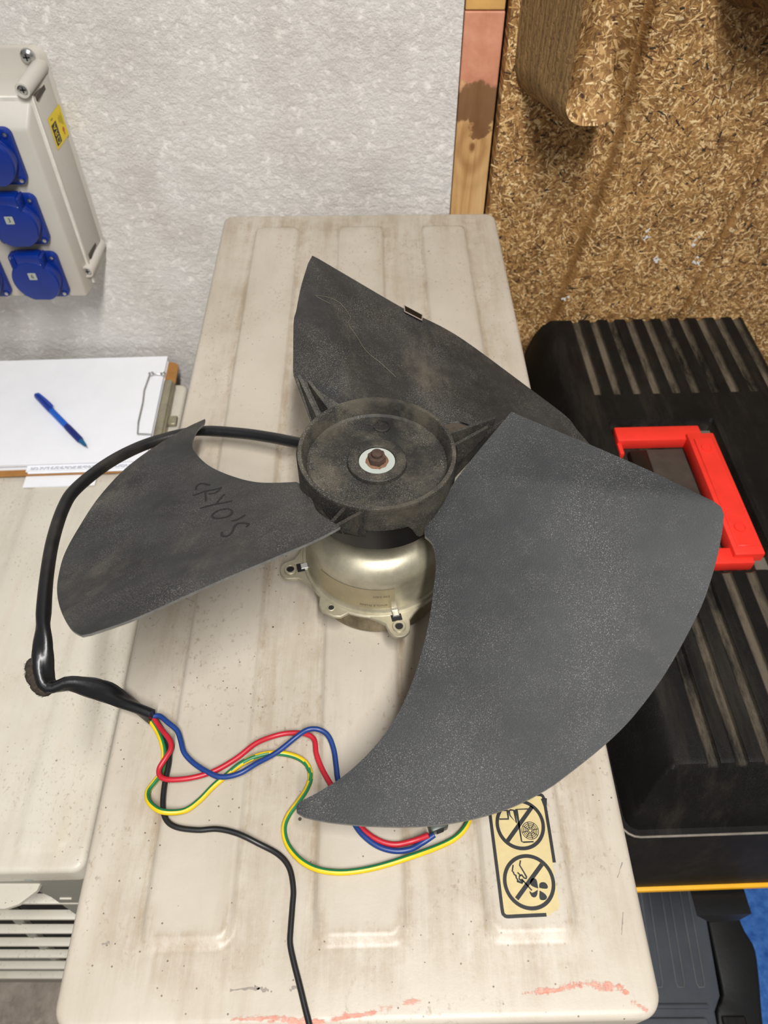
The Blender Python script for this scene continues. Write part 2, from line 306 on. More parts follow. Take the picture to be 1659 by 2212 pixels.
def cream_paint(name, a, b, dirtc, rough=.36):
    m = M(name, rough, 0, .5)
    n = m.noise(7, 5, .6)
    c = m.ramp(n, [(.3, a), (.7, b)])
    st = m.noise(14, 6, .68, vec=m.map((1.6, .22, 1)))
    c = m.mix(m.math('MULTIPLY', m.step(st, .5, .76), .5), c, dirtc)
    cl = m.math('ADD', m.math('MULTIPLY', m.noise(60, 7, .75, vec=m.map((1.5, .12, 1))), .55), m.math('MULTIPLY', m.noise(34, 7, .8), .45))
    d = m.math('MULTIPLY', m.attr('dirt'), m.step(cl, .40, .62))
    c = m.mix(m.math('MULTIPLY', d, .8), c, srgb(138, 116, 88))
    gr = m.math('MULTIPLY', m.step(m.noise(330, 3, .6, vec=m.map((1, .7, 1))), .56, .72), m.step(m.noise(11, 5, .7), .44, .62))
    c = m.mix(m.math('MULTIPLY', gr, .5), c, srgb(128, 108, 82))
    v = m.voro(150); sp = m.math('MULTIPLY', m.step(v.outputs['Distance'], .10, .06), m.step(m.noise(18, 3), .44, .56))
    c = m.mix(m.math('MULTIPLY', sp, .8), c, srgb(84, 66, 46))
    v2 = m.voro(36); sp2 = m.math('MULTIPLY', m.step(v2.outputs['Distance'], .05, .035), m.step(m.noise(9, 3, vec=m.map(loc=(3, 1, 7))), .5, .55))
    c = m.mix(m.math('MULTIPLY', sp2, .9), c, srgb(52, 44, 38))
    m.color(c)
    m.rough(m.ramp(n, [(.2, (rough-.06,)*3+(1,)), (.8, (rough+.16,)*3+(1,))]))
    m.bump(m.math('ADD', m.noise(420, 2), m.math('MULTIPLY', m.noise(25, 3), 1.5)), .12, .0006)
    return m.m
def black_plastic(name, a=(22, 22, 23), b=(44, 43, 42), dust=(112, 100, 84), speck=.5, rough=.55, dscale=9, dmin=.52, bump=.35, spec=.4, stretch=(1, 1, 1)):
    m = M(name, rough, 0, spec)
    c = m.ramp(m.noise(16, 6, .65), [(.32, srgb(*a)), (.72, srgb(*b))])
    dz = m.math('MULTIPLY', m.step(m.noise(dscale, 7, .72, vec=m.map(stretch)), dmin, dmin+.26), .6)
    c = m.mix(dz, c, srgb(*dust))
    fine = m.noise(2600, 2, .6, vec=m.map((1, .6, 1)))
    sp = m.math('MULTIPLY', m.step(fine, .54, .76), m.step(m.noise(14, 6, .7), .36, .66))
    c = m.mix(m.math('MULTIPLY', sp, speck), c, srgb(205, 200, 192))
    c = m.mix(m.math('MULTIPLY', m.attr('dust'), m.step(m.noise(22, 7, .75, vec=m.map((1.6, .35, 1))), .34, .66)), c, srgb(126, 114, 96))
    m.color(c)
    m.bump(m.noise(1300, 3, .6), bump, .0003)
    return m.m
def presswood(name, layered=False):
    m = M(name, .7, 0, .25)
    sep = m.n('ShaderNodeSeparateXYZ'); m.put(sep.inputs[0], m.obj())
    com = m.n('ShaderNodeCombineXYZ'); m.put(com.inputs[0], sep.outputs[0]); m.put(com.inputs[1], sep.outputs[2])
    base = m.ramp(m.noise(45, 7, .7), [(.25, srgb(90, 64, 38)), (.5, srgb(146, 108, 64)), (.75, srgb(184, 144, 90))])
    h = None
    cols = [(.0, srgb(62, 44, 30)), (.07, srgb(110, 76, 42)), (.22, srgb(142, 104, 60)), (.5, srgb(178, 137, 84)), (.75, srgb(206, 168, 112)), (.92, srgb(232, 202, 150)), (1, srgb(240, 214, 166))]
    if not layered:
        for i, (sc_, L, W) in enumerate([(62, .0068, .0026), (90, .0046, .0016), (120, .0034, .0009), (78, .0062, .0010), (150, .0027, .0011), (180, .0024, .0006), (105, .0044, .0007)]):
            vec = m.map(loc=(.37*i, .71*i+.11, 0), rot=(0, 0, .9*i), vec=com.outputs[0])
            v = m.voro(sc_, vec=vec, dims='2D')
            sub = m.n('ShaderNodeVectorMath', operation='SUBTRACT'); m.put(sub.inputs[0], vec); m.put(sub.inputs[1], v.outputs['Position'])
            sc3 = m.n('ShaderNodeSeparateColor'); m.put(sc3.inputs[0], v.outputs['Color'])
            vr = m.n('ShaderNodeVectorRotate', rotation_type='Z_AXIS'); m.put(vr.inputs['Vector'], sub.outputs[0]); m.put(vr.inputs['Angle'], m.math('MULTIPLY', sc3.outputs[0], 6.283))
            s2 = m.n('ShaderNodeSeparateXYZ'); m.put(s2.inputs[0], vr.outputs[0])
            wob = m.math('MULTIPLY', m.math('SUBTRACT', m.noise(260, 2), .5), .0012)
            ax = m.math('SUBTRACT', L, m.math('ABSOLUTE', s2.outputs[0])); ay = m.math('SUBTRACT', W, m.math('ABSOLUTE', m.math('ADD', s2.outputs[1], wob)))
            mk = m.math('MULTIPLY', m.math('MULTIPLY', ax, 900.0, clamp=True), m.math('MULTIPLY', ay, 1800.0, clamp=True))
            base = m.mix(mk, base, m.ramp(sc3.outputs[1], cols))
            hh = m.math('MULTIPLY', mk, m.math('ADD', m.math('MULTIPLY', sc3.outputs[2], .7), .3))
            h = hh if h is None else m.math('MAXIMUM', h, hh)
    else:
        wv = m.n('ShaderNodeTexWave', wave_type='BANDS', bands_direction='Y'); m.put(wv.inputs['Vector'], m.obj())
        wv.inputs['Scale'].default_value = 52; wv.inputs['Distortion'].default_value = 7; wv.inputs['Detail'].default_value = 4; wv.inputs['Detail Scale'].default_value = 3
        f = m.noise(90, 6, .7, vec=m.map((1, 5, .22)))
        base = m.ramp(f, [(.28, srgb(86, 64, 40)), (.46, srgb(142, 112, 72)), (.64, srgb(168, 134, 86)), (.82, srgb(206, 164, 98))])
        base = m.mix(m.math('MULTIPLY', m.step(wv.outputs['Fac'], .25, .0), .5), base, srgb(56, 40, 24))
        h = m.math('ADD', wv.outputs['Fac'], m.math('MULTIPLY', f, 1.5))
    dark = m.voro(24, dims='3D'); dk = m.math('MULTIPLY', m.step(m.math('ADD', dark.outputs['Distance'], m.math('MULTIPLY', m.noise(200, 3), .25)), .24, .2), m.step(m.noise(7, 2), .5, .55))
    base = m.mix(m.math('MULTIPLY', dk, .8), base, srgb(44, 36, 30))
    base = m.mix(m.math('MULTIPLY', m.step(m.noise(5, 4), .45, .75), .35), base, srgb(96, 68, 36))
    base = m.mix(m.math('MULTIPLY', m.attr('crease'), .85), base, m.ramp(m.noise(50, 5, .6, vec=m.map((3, 3, .4))), [(.3, srgb(104, 72, 38)), (.7, srgb(150, 108, 58))]))
    m.color(base); m.bump(h, .55, .0009)
    return m.m

MT = {}
MT['plaster'] = plaster()
MT['cream'] = cream_paint('cream_sheet_metal', srgb(172, 163, 148), srgb(190, 181, 167), srgb(150, 134, 112))
MT['cream2'] = cream_paint('cream_sheet_metal_clean', srgb(200, 193, 178), srgb(211, 205, 191), srgb(194, 180, 156))
MT['blade'] = black_plastic('dusty_black_blade_plastic', (29, 30, 30), (55, 55, 54), (114, 106, 92), .62, .55, 7, .5, .45, .4, (1.4, .7, 1))
MT['blade_clean'] = black_plastic('grey_speckled_blade_plastic', (22, 23, 24), (43, 44, 45), (84, 80, 74), .46, .55, 6, .6, .45, .32)
MT['hub'] = black_plastic('dusty_hub_plastic', (25, 25, 24), (48, 46, 42), (94, 87, 74), .6, .6, 24, .42, .4, .3)
MT['edge'] = simple('worn_plastic_edge', srgb(112, 110, 106), .6, 0, .25, 200)
MT['box_black'] = black_plastic('scuffed_black_polypropylene', (8, 7, 7), (18, 17, 16), (46, 41, 35), .10, .55, 16, .47, .3, .2, (2.2, .3, 1))
MT['gloss_black'] = simple('glossy_black_plastic', srgb(11, 11, 12), .38, 0, .2, 30, .15)
MT['rubber'] = simple('black_pvc_sleeve', srgb(20, 20, 22), .34, 0, .25, 60, .12, .55, srgb(62, 56, 48))
MT['red_handle'] = simple('red_plastic', srgb(228, 52, 40), .45, 0, .07, 40, .1, .4)
MT['galv'] = None
g = M('zinc_plated_steel', .42, .6, .5)
g.color(g.ramp(g.noise(26, 6, .7), [(.3, srgb(144, 137, 114)), (.7, srgb(188, 181, 160))])); g.rough(g.ramp(g.noise(60, 4), [(.3, (.36,)*3+(1,)), (.7, (.54,)*3+(1,))])); g.bump(g.noise(500, 2), .08, .0004)
MT['galv'] = g.m
g = M('stained_zinc_steel', .5, .7, .5)
g.color(g.ramp(g.noise(38, 7, .75, vec=g.map((1, 1, .5))), [(.3, srgb(88, 76, 58)), (.5, srgb(140, 128, 104)), (.75, srgb(178, 166, 140))])); g.bump(g.noise(300, 3), .15, .0005)
MT['galv_dirty'] = g.m
MT['steel'] = simple('bright_steel', srgb(190, 190, 188), .28, .95, .1, 80)
MT['dark'] = simple('painted_recess_shade', srgb(14, 13, 13), .7)  # dark colour painted in for shade inside holes, slots and screw recesses
MT['rust'] = simple('rusty_steel', srgb(72, 56, 48), .75, .25, .3, 260, .5, .4, srgb(100, 72, 54))
MT['rust_powder'] = simple('rust_powder', srgb(112, 82, 62), .9, 0, .3, 400, .4)
MT['white_plastic'] = simple('white_plastic', srgb(164, 170, 162), .45, 0, .05, 50)
MT['paper'] = simple('white_paper', srgb(238, 239, 243), .8, 0, .02, 30, 0, .2)
MT['hardboard'] = simple('brown_hardboard', srgb(164, 114, 56), .6, 0, .14, 90)
MT['box_grey'] = simple('light_grey_plastic', srgb(196, 191, 181), .45, 0, .05, 14, .08, .45, srgb(178, 160, 138))
MT['sock_blue'] = simple('blue_plastic', srgb(5, 42, 128), .34, 0, .1, 30, .04, .5)
MT['yellow'] = simple('yellow_sticker', srgb(232, 204, 28), .5, 0, .04, 60)
MT['ink'] = simple('black_ink', srgb(24, 24, 26), .55, 0, .25, 260)
MT['label_cream'] = simple('yellowed_label', srgb(190, 173, 126), .45, 0, .08, 120, 0, .4, srgb(196, 172, 120))
MT['wire_blue'] = simple('blue_insulation', srgb(22, 54, 116), .42, 0, .12, 120)
MT['wire_red'] = simple('red_insulation', srgb(176, 30, 44), .42, 0, .12, 120)
MT['wire_yellow'] = simple('yellow_insulation', srgb(212, 178, 18), .42, 0, .1, 120)
MT['wire_green'] = simple('green_insulation', srgb(30, 108, 64), .42, 0, .1, 120)
MT['wire_black'] = simple('black_insulation', srgb(24, 24, 25), .4, 0, .2, 120)
MT['yellow_trim'] = simple('amber_plastic_strip', srgb(236, 172, 20), .4, 0, .06, 60)
MT['case_grey'] = simple('slate_grey_plastic', srgb(66, 70, 76), .42, 0, .08, 40, .1, .45)
MT['marker'] = simple('marker_ink', srgb(11, 10, 10), .6, 0, .1, 200)
MT['pink_paint'] = simple('faded_pink_paint', srgb(206, 140, 112), .7, 0, .1, 40, .3)
MT['red_scrape'] = simple('red_paint_scrape', srgb(204, 112, 92), .6, 0, .25, 200)
MT['shaded_grey'] = simple('shade_darkened_grey', srgb(142, 139, 130), .5, 0, .06, 20)  # grey darkened to carry the shade on the front face
MT['pw_deck'] = presswood('pressed_wood_chips'); MT['pw_side'] = presswood('pressed_wood_sides', True)

# ---------------------------------------------------------------- room shell
YW = 0.92
def concrete(name, a, b, c):
    m = M(name, .8, 0, .3)
    cc = m.ramp(m.noise(9, 8, .72), [(.3, a), (.5, b), (.72, c)])
    cr = m.voro(6, feature='DISTANCE_TO_EDGE', vec=m.map(loc=(.2, .3, 0))).outputs['Distance']
    cc = m.mix(m.math('MULTIPLY', m.step(m.math('ADD', cr, m.math('MULTIPLY', m.noise(40, 3), .04)), .03, .015), .25), cc, srgb(80, 72, 62))
    cc = m.mix(m.math('MULTIPLY', m.step(m.noise(16, 6, .7), .5, .62), .6), cc, srgb(120, 108, 96))
    m.color(cc); m.bump(m.noise(70, 6), .5, .002); return m.m
struct(MB().add(*bbox(-2.6, 2.4, -2.4, 1.2, -.06, 0)).build('floor', concrete('worn_concrete', srgb(112, 100, 88), srgb(150, 140, 128), srgb(184, 176, 164)), smooth=False))
m = M('blue_floor_paint', .22, 0, .5); m.color(m.ramp(m.noise(60, 5), [(.3, srgb(30, 78, 150)), (.7, srgb(70, 120, 190))])); m.bump(m.voro(120).outputs['Distance'], .6, .0016)
tag(MB().add(*bbox(.40, 2.4, .02, 1.2, -.06, .002)).build('floor_mat', m.m, smooth=False), 'glossy blue floor covering right of the black tool chest', 'floor mat')
struct(MB().add(*bbox(-2.6, .0845, YW, YW+.12, 0, 2.5)).build('wall_back', MT['plaster'], smooth=False))
g = M('rough_brick_wall', .85); g.color(g.ramp(g.noise(12, 5), [(.3, srgb(120, 112, 104)), (.7, srgb(160, 150, 140))]))
struct(MB().add(*bbox(.131, 2.4, YW+.05, YW+.12, 0, 2.5)).build('wall_right', g.m, smooth=False))
# timber batten between plaster and pallet
m = M('knotty_pine', .6)
wv = m.noise(7, 5, .6, vec=m.map((14, 14, .9)), dist=.8)
c = m.ramp(wv, [(.3, srgb(182, 136, 84)), (.5, srgb(212, 170, 114)), (.7, srgb(224, 188, 136))])
vec = m.map((38, 1, 15), (-4.09, 0, -15*1.165)); ln = m.n('ShaderNodeVectorMath', operation='LENGTH')
sx = m.n('ShaderNodeSeparateXYZ'); m.put(sx.inputs[0], m.obj())
kx = m.math('MULTIPLY', m.math('ADD', sx.outputs[0], -.107), 48.0); kz = m.math('MULTIPLY', m.math('SUBTRACT', sx.outputs[2], 1.028), 26.0)
kd = m.math('SQRT', m.math('ADD', m.math('MULTIPLY', kx, kx), m.math('MULTIPLY', kz, kz)))
kd = m.math('ADD', kd, m.math('MULTIPLY', m.noise(30, 3), .35))
ring = m.math('SINE', m.math('MULTIPLY', kd, 9.0))
c = m.mix(m.math('MULTIPLY', m.step(kd, 1.9, .9), m.math('ADD', m.math('MULTIPLY', ring, .22), .35)), c, srgb(146, 100, 52))
c = m.mix(m.step(kd, .42, .28), c, srgb(134, 88, 48))
br = m.math('MULTIPLY', m.step(m.math('ADD', sx.outputs[2], m.math('MULTIPLY', m.math('SUBTRACT', m.noise(30, 4), .5), .12)), 1.058, 1.064), m.step(m.math('ADD', sx.outputs[2], m.math('MULTIPLY', m.math('SUBTRACT', m.noise(26, 4), .5), .14)), 1.112, 1.098))
c = m.mix(m.math('MULTIPLY', br, .85), c, srgb(104, 66, 38))
pk = m.math('MULTIPLY', m.step(m.math('ADD', sx.outputs[2], m.math('MULTIPLY', m.math('SUBTRACT', m.noise(38, 4), .5), .06)), 1.094, 1.102), 1.0)
c = m.mix(m.math('MULTIPLY', pk, .92), c, m.ramp(m.noise(50, 5), [(.3, srgb(196, 128, 100)), (.7, srgb(216, 152, 124))]))
m.color(c); m.bump(m.noise(220, 4, vec=m.map((1, 1, .15))), .3, .0008)
trim = struct(MB().add(*bbox(.0862, .1295, YW+.006, YW+.06, 0, 1.1715, .0012)).build('trim_1', m.m, smooth=False, keep=True))
struct(MB().add(*bbox(.0866, .1290, YW+.007, YW+.06, 1.1725, 2.5, .0012)).build('trim_2', simple('bare_pine', srgb(206, 160, 92), .6, 0, .15, 30, .3), smooth=False, keep=True))

# ---------------------------------------------------------------- pressed sheet metal tops
def pressed(x0, x1, y0, y1, channels, R, er, amt, nx, ny, skirt=.02, dirtk=1.0):
    ed = [0, er*.08, er*.25, er*.5, er*.8, er*1.15]
    def axis(a, b, n): return [a+e for e in ed] + [a+ed[-1]+(b-a-2*ed[-1])*i/n for i in range(1, n)] + [b-e for e in reversed(ed)]
    X = axis(x0, x1, nx); Y = axis(y0, y1, ny); V = []; D = []
    for y in Y:
        for x in X:
            px, py = x, y
            qx = max(x0+R-px, px-(x1-R), 0); qy = max(y0+R-py, py-(y1-R), 0)
            # square corner -> round corner
            if qx > 0 and qy > 0:
                m_ = max(qx, qy); l = hypot(qx, qy); k = m_/l
                sx_ = -1 if px < x0+R else 1; sy_ = -1 if py < y0+R else 1
                cx = x0+R if sx_ < 0 else x1-R; cy = y0+R if sy_ < 0 else y1-R
                px = cx+sx_*qx*k; py = cy+sy_*qy*k; d = R-m_
            else: d = min(px-x0, x1-px, py-y0, y1-py)
            z = 0.0
            if d < er: z = -er+sqrt(max(0, er*er-(er-d)**2))
            dirt = 0.0
            for (a, b, c, e, r, h) in channels:
                dx = abs(px-(a+b)/2)-(b-a)/2+r; dy = abs(py-(c+e)/2)-(e-c)/2+r
                s = hypot(max(dx, 0), max(dy, 0))+min(max(dx, dy), 0)-r
                z += h*sstep(.0018, -.0018, s)
                dirt = max(dirt, .60*math.exp(-((s-.0025)/.0022)**2)+.50*math.exp(-((s-.012)/.016)**2))
                if py < c+.03: dirt = max(dirt, .85*math.exp(-((s+.003)/.003)**2)*sstep(c+.03, c+.01, py))
            dirt += .35*sstep(.10, 0, y1-py)
            V.append((px, py, z)); D.append(min(1, dirt*dirtk))
    n = len(X); F = [(j*n+i, j*n+i+1, (j+1)*n+i+1, (j+1)*n+i) for j in range(len(Y)-1) for i in range(n-1)]
    rim = [i for i in range(n)] + [j*n+n-1 for j in range(1, len(Y))] + [(len(Y)-1)*n+i for i in range(n-2, -1, -1)] + [j*n for j in range(len(Y)-2, 0, -1)]
    b = len(V)
    for i in rim: V.append((V[i][0], V[i][1], V[i][2]-skirt)); D.append(0)
    L = len(rim); F += [(rim[i], b+i, b+(i+1) % L, rim[(i+1) % L]) for i in range(L)]
    return V, F, D

# --- main cabinet whose top is the work surface
CX, PSI = -.0135, radians(1.1)
CH_H = .0030
ch = [(-.121, -.0715, .0836, .825, .009, CH_H), (-.0245, .0265, .0836, .825, .009, CH_H), (.0725, .1225, .0836, .825, .009, CH_H)]
def panel_h(x, y):
    p = rot2((x, y, 0), (CX, .05), -PSI); px, py = p[0]-CX, p[1]; z = 0
    for (a, b, c, e, r, h) in ch:
        dx = abs(px-(a+b)/2)-(b-a)/2+r; dy = abs(py-(c+e)/2)-(e-c)/2+r
        s = hypot(max(dx, 0), max(dy, 0))+min(max(dx, dy), 0)-r
        z = max(z, h*sstep(.005, .001, s))
    return z
V, F, D = pressed(-.1625, .1625, .0435, .857, ch, .013, .0045, 1, 210, 290)
toW = lambda p: rot2((p[0]+CX, p[1], p[2]+Z0), (CX, .05), PSI)
ac = thing('outdoor_unit', 'cream metal outdoor unit cabinet with dirty ribbed top under the black fan', 'air conditioner', (CX, .45, 0))
top = MB().add(V, F).xf(toW).build('top_panel', MT['cream'], ac, attrs={'dirt': D}, angle=50)
top['label'] = 'stained cream top panel with three long pressed ribs'
MB().add(*bbox(-.157, .157, .051, .85, .05, -.012-Z0+2*Z0-0, .004)).xf(lambda p: rot2((p[0]+CX, p[1], p[2]), (CX, .05), PSI)).build('cabinet', MT['cream2'], ac, angle=40)
for sx in (-1, 1): MB().add(*bbox(sx*.11-.02, sx*.11+.02, .07, .83, 0, .05, .003)).xf(lambda p: rot2((p[0]+CX, p[1], p[2]), (CX, .05), PSI)).build('foot', MT['shaded_grey'], ac, angle=40)

# paint scrapes on the front of the top
ms = M('red_paint_scrape', .6)
f_ = m_ = ms.noise(120, 7, .75, vec=ms.map((.35, 1.4, 1)))
ms.color(ms.ramp(ms.noise(200, 3), [(.3, srgb(200, 116, 96)), (.7, srgb(222, 166, 148))]))
ms.put(ms.b.inputs['Alpha'], ms.step(ms.math('ADD', f_, ms.math('MULTIPLY', ms.attr('core'), .34)), .70, .86))
for si, s in enumerate(DATA['smear']):
    P = resample(catmull(s, 6), 70); mb = MB(); at = []
    for p in P: p.z = Z0+.0002+.00008*si
    for i, p in enumerate(P):
        t = P[min(i+1, 69)]-P[max(i-1, 0)]; t.normalize(); sv = Vector((-t.y, t.x, 0)); e = sstep(0, .08, i/69)*sstep(1, .92, i/69)*rng.uniform(.6, 1)
        for k in range(5): mb.v.append(tuple(p+sv*(.0042*(k-2)/2))); at.append((1-abs(k-2)/2)*e)
    for i in range(69):
        for k in range(4): mb.f.append((i*5+k, i*5+k+1, i*5+k+6, i*5+k+5)); mb.mi.append(0)
    mb.build('paint_scrape', ms.m, top, smooth=False, attrs={'core': at})['label'] = 'red paint scrape along the front edge'
# scratches and scuffs: dark marks
mb = MB()
for (x, y, L, a, wd) in [(-.075, .060, .016, .05, .0014), (-.066, .0603, .008, -.1, .0022), (-.048, .0605, .006, .2, .002), (-.155, .082, .004, .3, .002), (.135, .092, .012, 1.3, .0008), (.139, .120, .010, 1.1, .0007), (.128, .24, .02, 1.45, .0005), (.08, .19, .02, 1.5, .0006), (-.10, .20, .03, 1.35, .0005), (-.13, .30, .05, -.5, .0004)]:
    p = [Vector((x+L*(t-.5)*cos(a), y+L*(t-.5)*sin(a)+rng.uniform(-.0004, .0004), Z0+.0002)) for t in [i/8 for i in range(9)]]
    mb.add(*ribbon(p, wd, 0, ragged=lambda: rng.uniform(.1, 1.2)))
mb.build('scuff_mark', simple('grey_scuff', srgb(134, 126, 116), .6), top, smooth=False)['kind'] = 'stuff'

# warning label (printed sticker)
lb = MB(); zl = Z0+.0032
fr = [Vector(p) for p in DATA['label_frame']]
out = catmull(fr[:1]+fr[1:5]+fr[5:8]+fr[8:9]+fr[9:], 1)
def flatpoly(P, z): return [(p[0], p[1], z) for p in P], [tuple(range(len(P)))]
tri = lambda P, z: (lambda r: ([(v[0], v[1], z) for v in r[0][:len(P)]], [q for q in r[1] if all(i < len(P) for i in q)]))(prism([(p[0], p[1]) for p in P], 0, .001))
tear = [fr[0], fr[1], fr[2], fr[3], fr[4], fr[5]]
body_poly = [fr[11], fr[10], fr[9], fr[8]]
rag = []
a, b_ = fr[7], fr[6]
for i in range(1, 9): rag.append(a.lerp(b_, i/9)+Vector((rng.uniform(-.0012, .0012), rng.uniform(-.0012, .0012), 0)))
a, b_ = fr[6], fr[5]
for i in range(0, 14): rag.append(a.lerp(b_, i/14)+Vector((rng.uniform(-.0016, .0004)-.0012*sin(i/14*pi), rng.uniform(-.0004, .0004), 0)))
poly = [fr[0]] + [fr[11], fr[10], fr[9], fr[8], fr[7]] + rag + [fr[5], fr[4], fr[3], fr[2], fr[1]]
v, f = tri(poly, zl); lb.add(v, f, 0)
def stroke(P, wd, closed=False): lb.add(*[r for r in ribbon([Vector((p[0], p[1], zl)) for p in P], wd, .0002, closed)], 1)
wdF = .0019
stroke(catmull([fr[1].lerp(fr[0], .02), fr[1], fr[2], fr[3]], 5)+catmull([fr[3], fr[4], fr[5]], 3), wdF)
stroke(catmull([fr[7], fr[8].lerp(fr[7], .3), fr[8], fr[9], fr[10], fr[10].lerp(fr[11], .2)], 5)+[fr[11]], wdF)
stroke([fr[0], fr[1]], wdF)
def circ(key, wd):
    c, l, r, t, b = [Vector(p) for p in DATA[key]]
    cx = (l+r)/2; rx = (r-l).length/2*1.0; ry = (t-b).length/2
    R = (rx+ry)/2; c = (l+r+t+b)/4
    stroke([c+Vector((R*cos(a), R*sin(a), 0)) for a in [2*pi*i/56 for i in range(56)]], wd, True)
    return c, R
circ('label_c1', .0021); circ('label_c2', .0021)
stroke(DATA['label_s1'], .0024); stroke(DATA['label_s2'], .0024)
for P in DATA['label_lines']: stroke(P, .0008)
c, l, r, t, b = [Vector(p) for p in DATA['label_grille']]; R = ((r-l).length+(t-b).length)/4
for k in range(1, 6): stroke([c+Vector((R*k/5*cos(a), R*k/5*sin(a), 0)) for a in [2*pi*i/32 for i in range(32)]], .0004, True)
for k in range(8): stroke([c+Vector((R*.2*cos(pi*k/4+.2), R*.2*sin(pi*k/4+.2), 0)), c+Vector((R*cos(pi*k/4+.2), R*sin(pi*k/4+.2), 0))], .0004)
for P in DATA['label_blobs']:
    Q = catmull([Vector(p) for p in P]+[Vector(P[0])], 4)[:-1]
    v, f = tri(Q, zl+.0002); lb.add(v, f, 1)
lb.build('warning_label', [MT['label_cream'], MT['ink']], top, smooth=False)['label'] = 'yellowed warning sticker with two crossed-out pictograms'

# ---------------------------------------------------------------- fan and motor
FC = Vector((-.00443, .32813, 0)); TX, TY = -.01298, -.02159; TH = radians(5.247)
CO = (.13070381, -.01478776, .24829664, -.29150497)
def zf(r, ph):
    g = max(0, min(1.3, (r-.053)/.147)); s = ph-radians(20.5); u = radians(108)-ph
    return CO[0]+CO[1]*ph+CO[2]*r+CO[3]*r*ph-.05*g*max(0, s*u)
BO = [0, -2*pi/3, 2*pi/3]
def lxy(r, phd, b):
    a = TH-radians(phd)+BO[b]; return (r*cos(a), r*sin(a))
def surf(x, y, b):
    r = hypot(x, y); ph = (TH+BO[b]-atan2(y, x)+1.0) % (2*pi)-1.0
    return Vector((FC.x+x, FC.y+y, Z0+zf(r, ph)+TX*x+TY*y))
def FW(r, ang, z): return Vector((FC.x+r*cos(ang), FC.y+r*sin(ang), Z0+z+TX*r*cos(ang)+TY*r*sin(ang)))
fan = thing('motor_fan', 'black three bladed plastic fan on a steel motor lying on the cream panel', 'fan', (FC.x, FC.y, Z0))
hubm = MB()
prof = [(.0465, .124), (.0494, .124), (.0497, .138), (.0492, .1400), (.0468, .1402), (.0462, .1392), (.0440, .1298), (.0425, .1285), (.024, .1280), (.0190, .1280), (.0187, .1308), (.0181, .1314), (.0124, .1314), (.0118, .1308), (.0116, .1290), (.0, .1290)]
v, f = lathe(prof, 96, (FC.x, FC.y, Z0), False); hubm.add(v, f)
# outer shell with stepped lower edge following the blade roots
def zlow(ph):   # ph degrees in [0,120) measured from a trailing corner
    if ph < 8: return .119
    if ph < 72: return max(.106, min(.122, zf(.05, radians(ph-9))-.010))
    if ph < 82: return .106+(.120-.106)*sstep(72, 82, ph)
    return .121
N = 180; v = []; f = []
for i in range(N):
    a = 2*pi*i/N; ph = (math.degrees(TH-a)+9) % 120
    for r, z in ((.0499, .1385), (.0500, max(zlow(ph)+.002, .1)), (.0498, zlow(ph)), (.0458, zlow(ph))): v.append((FC.x+r*cos(a), FC.y+r*sin(a), Z0+z))
for i in range(N):
    k = (i+1) % N
    for j in range(3): f.append((i*4+j, k*4+j, k*4+j+1, i*4+j+1))
hubm.add(v, f)
hubm.add(*lathe([(.0056, .128), (.0054, .1292), (.0044, .1295), (.0043, .1288), (0, .1288)], 24, (FC.x+.003, FC.y+.033, Z0), False))
hubm.add(*lathe([(.0040, .128), (.0038, .1285), (.0034, .1285), (.0032, .1281), (0, .1281)], 24, (FC.x+.0023, FC.y-.032, Z0), False))
hubm.xf(lambda p: (p[0], p[1], p[2]+TX*(p[0]-FC.x)+TY*(p[1]-FC.y)))
hub = hubm.build('hub', MT['hub'], fan, angle=35); hub['label'] = 'round dusty cup shaped fan hub'
MB().add(*lathe([(.0440, .098), (.0448, .0965), (.0460, .0975), (.0462, .125), (.0440, .125)], 96, (FC.x, FC.y, Z0), False)).xf(lambda p: (p[0], p[1], p[2]+TX*(p[0]-FC.x)+TY*(p[1]-FC.y))).build('hub_skirt', MT['gloss_black'], fan, angle=35)['label'] = 'smooth black skirt under the hub'
MB().add(*lathe([(.0115, .1288), (.0114, .1300), (.0045, .1300), (.0043, .1296)], 40, (FC.x, FC.y, Z0), False)).build('washer', MT['white_plastic'], fan, angle=35)['label'] = 'white plastic washer around the nut'
mb = MB().add(*lathe([(.0072+.0006*0, .1300), (.0066, .1305), (.0, .1306)], 28, (FC.x, FC.y, Z0), False))
mb.xf(lambda p: (p[0]+rng.uniform(-.0003, .0003), p[1]+rng.uniform(-.0003, .0003), p[2])); mb.build('rust_ring', MT['rust_powder'], fan)
mb = MB().add(*prism([(FC.x+.0059*cos(a), FC.y+.0059*sin(a)) for a in [pi/6+.25+pi/3*i for i in range(6)]], Z0+.1303, Z0+.1352, .0006, 2))
mb.add(*lathe([(.0035, .135), (.0035, .1374), (.0030, .1380), (.0025, .1376), (0, .1376)], 24, (FC.x, FC.y, Z0), False))
mb.build('hex_nut', MT['rust'], fan, angle=30)['label'] = 'rusty hexagon nut on the motor shaft'

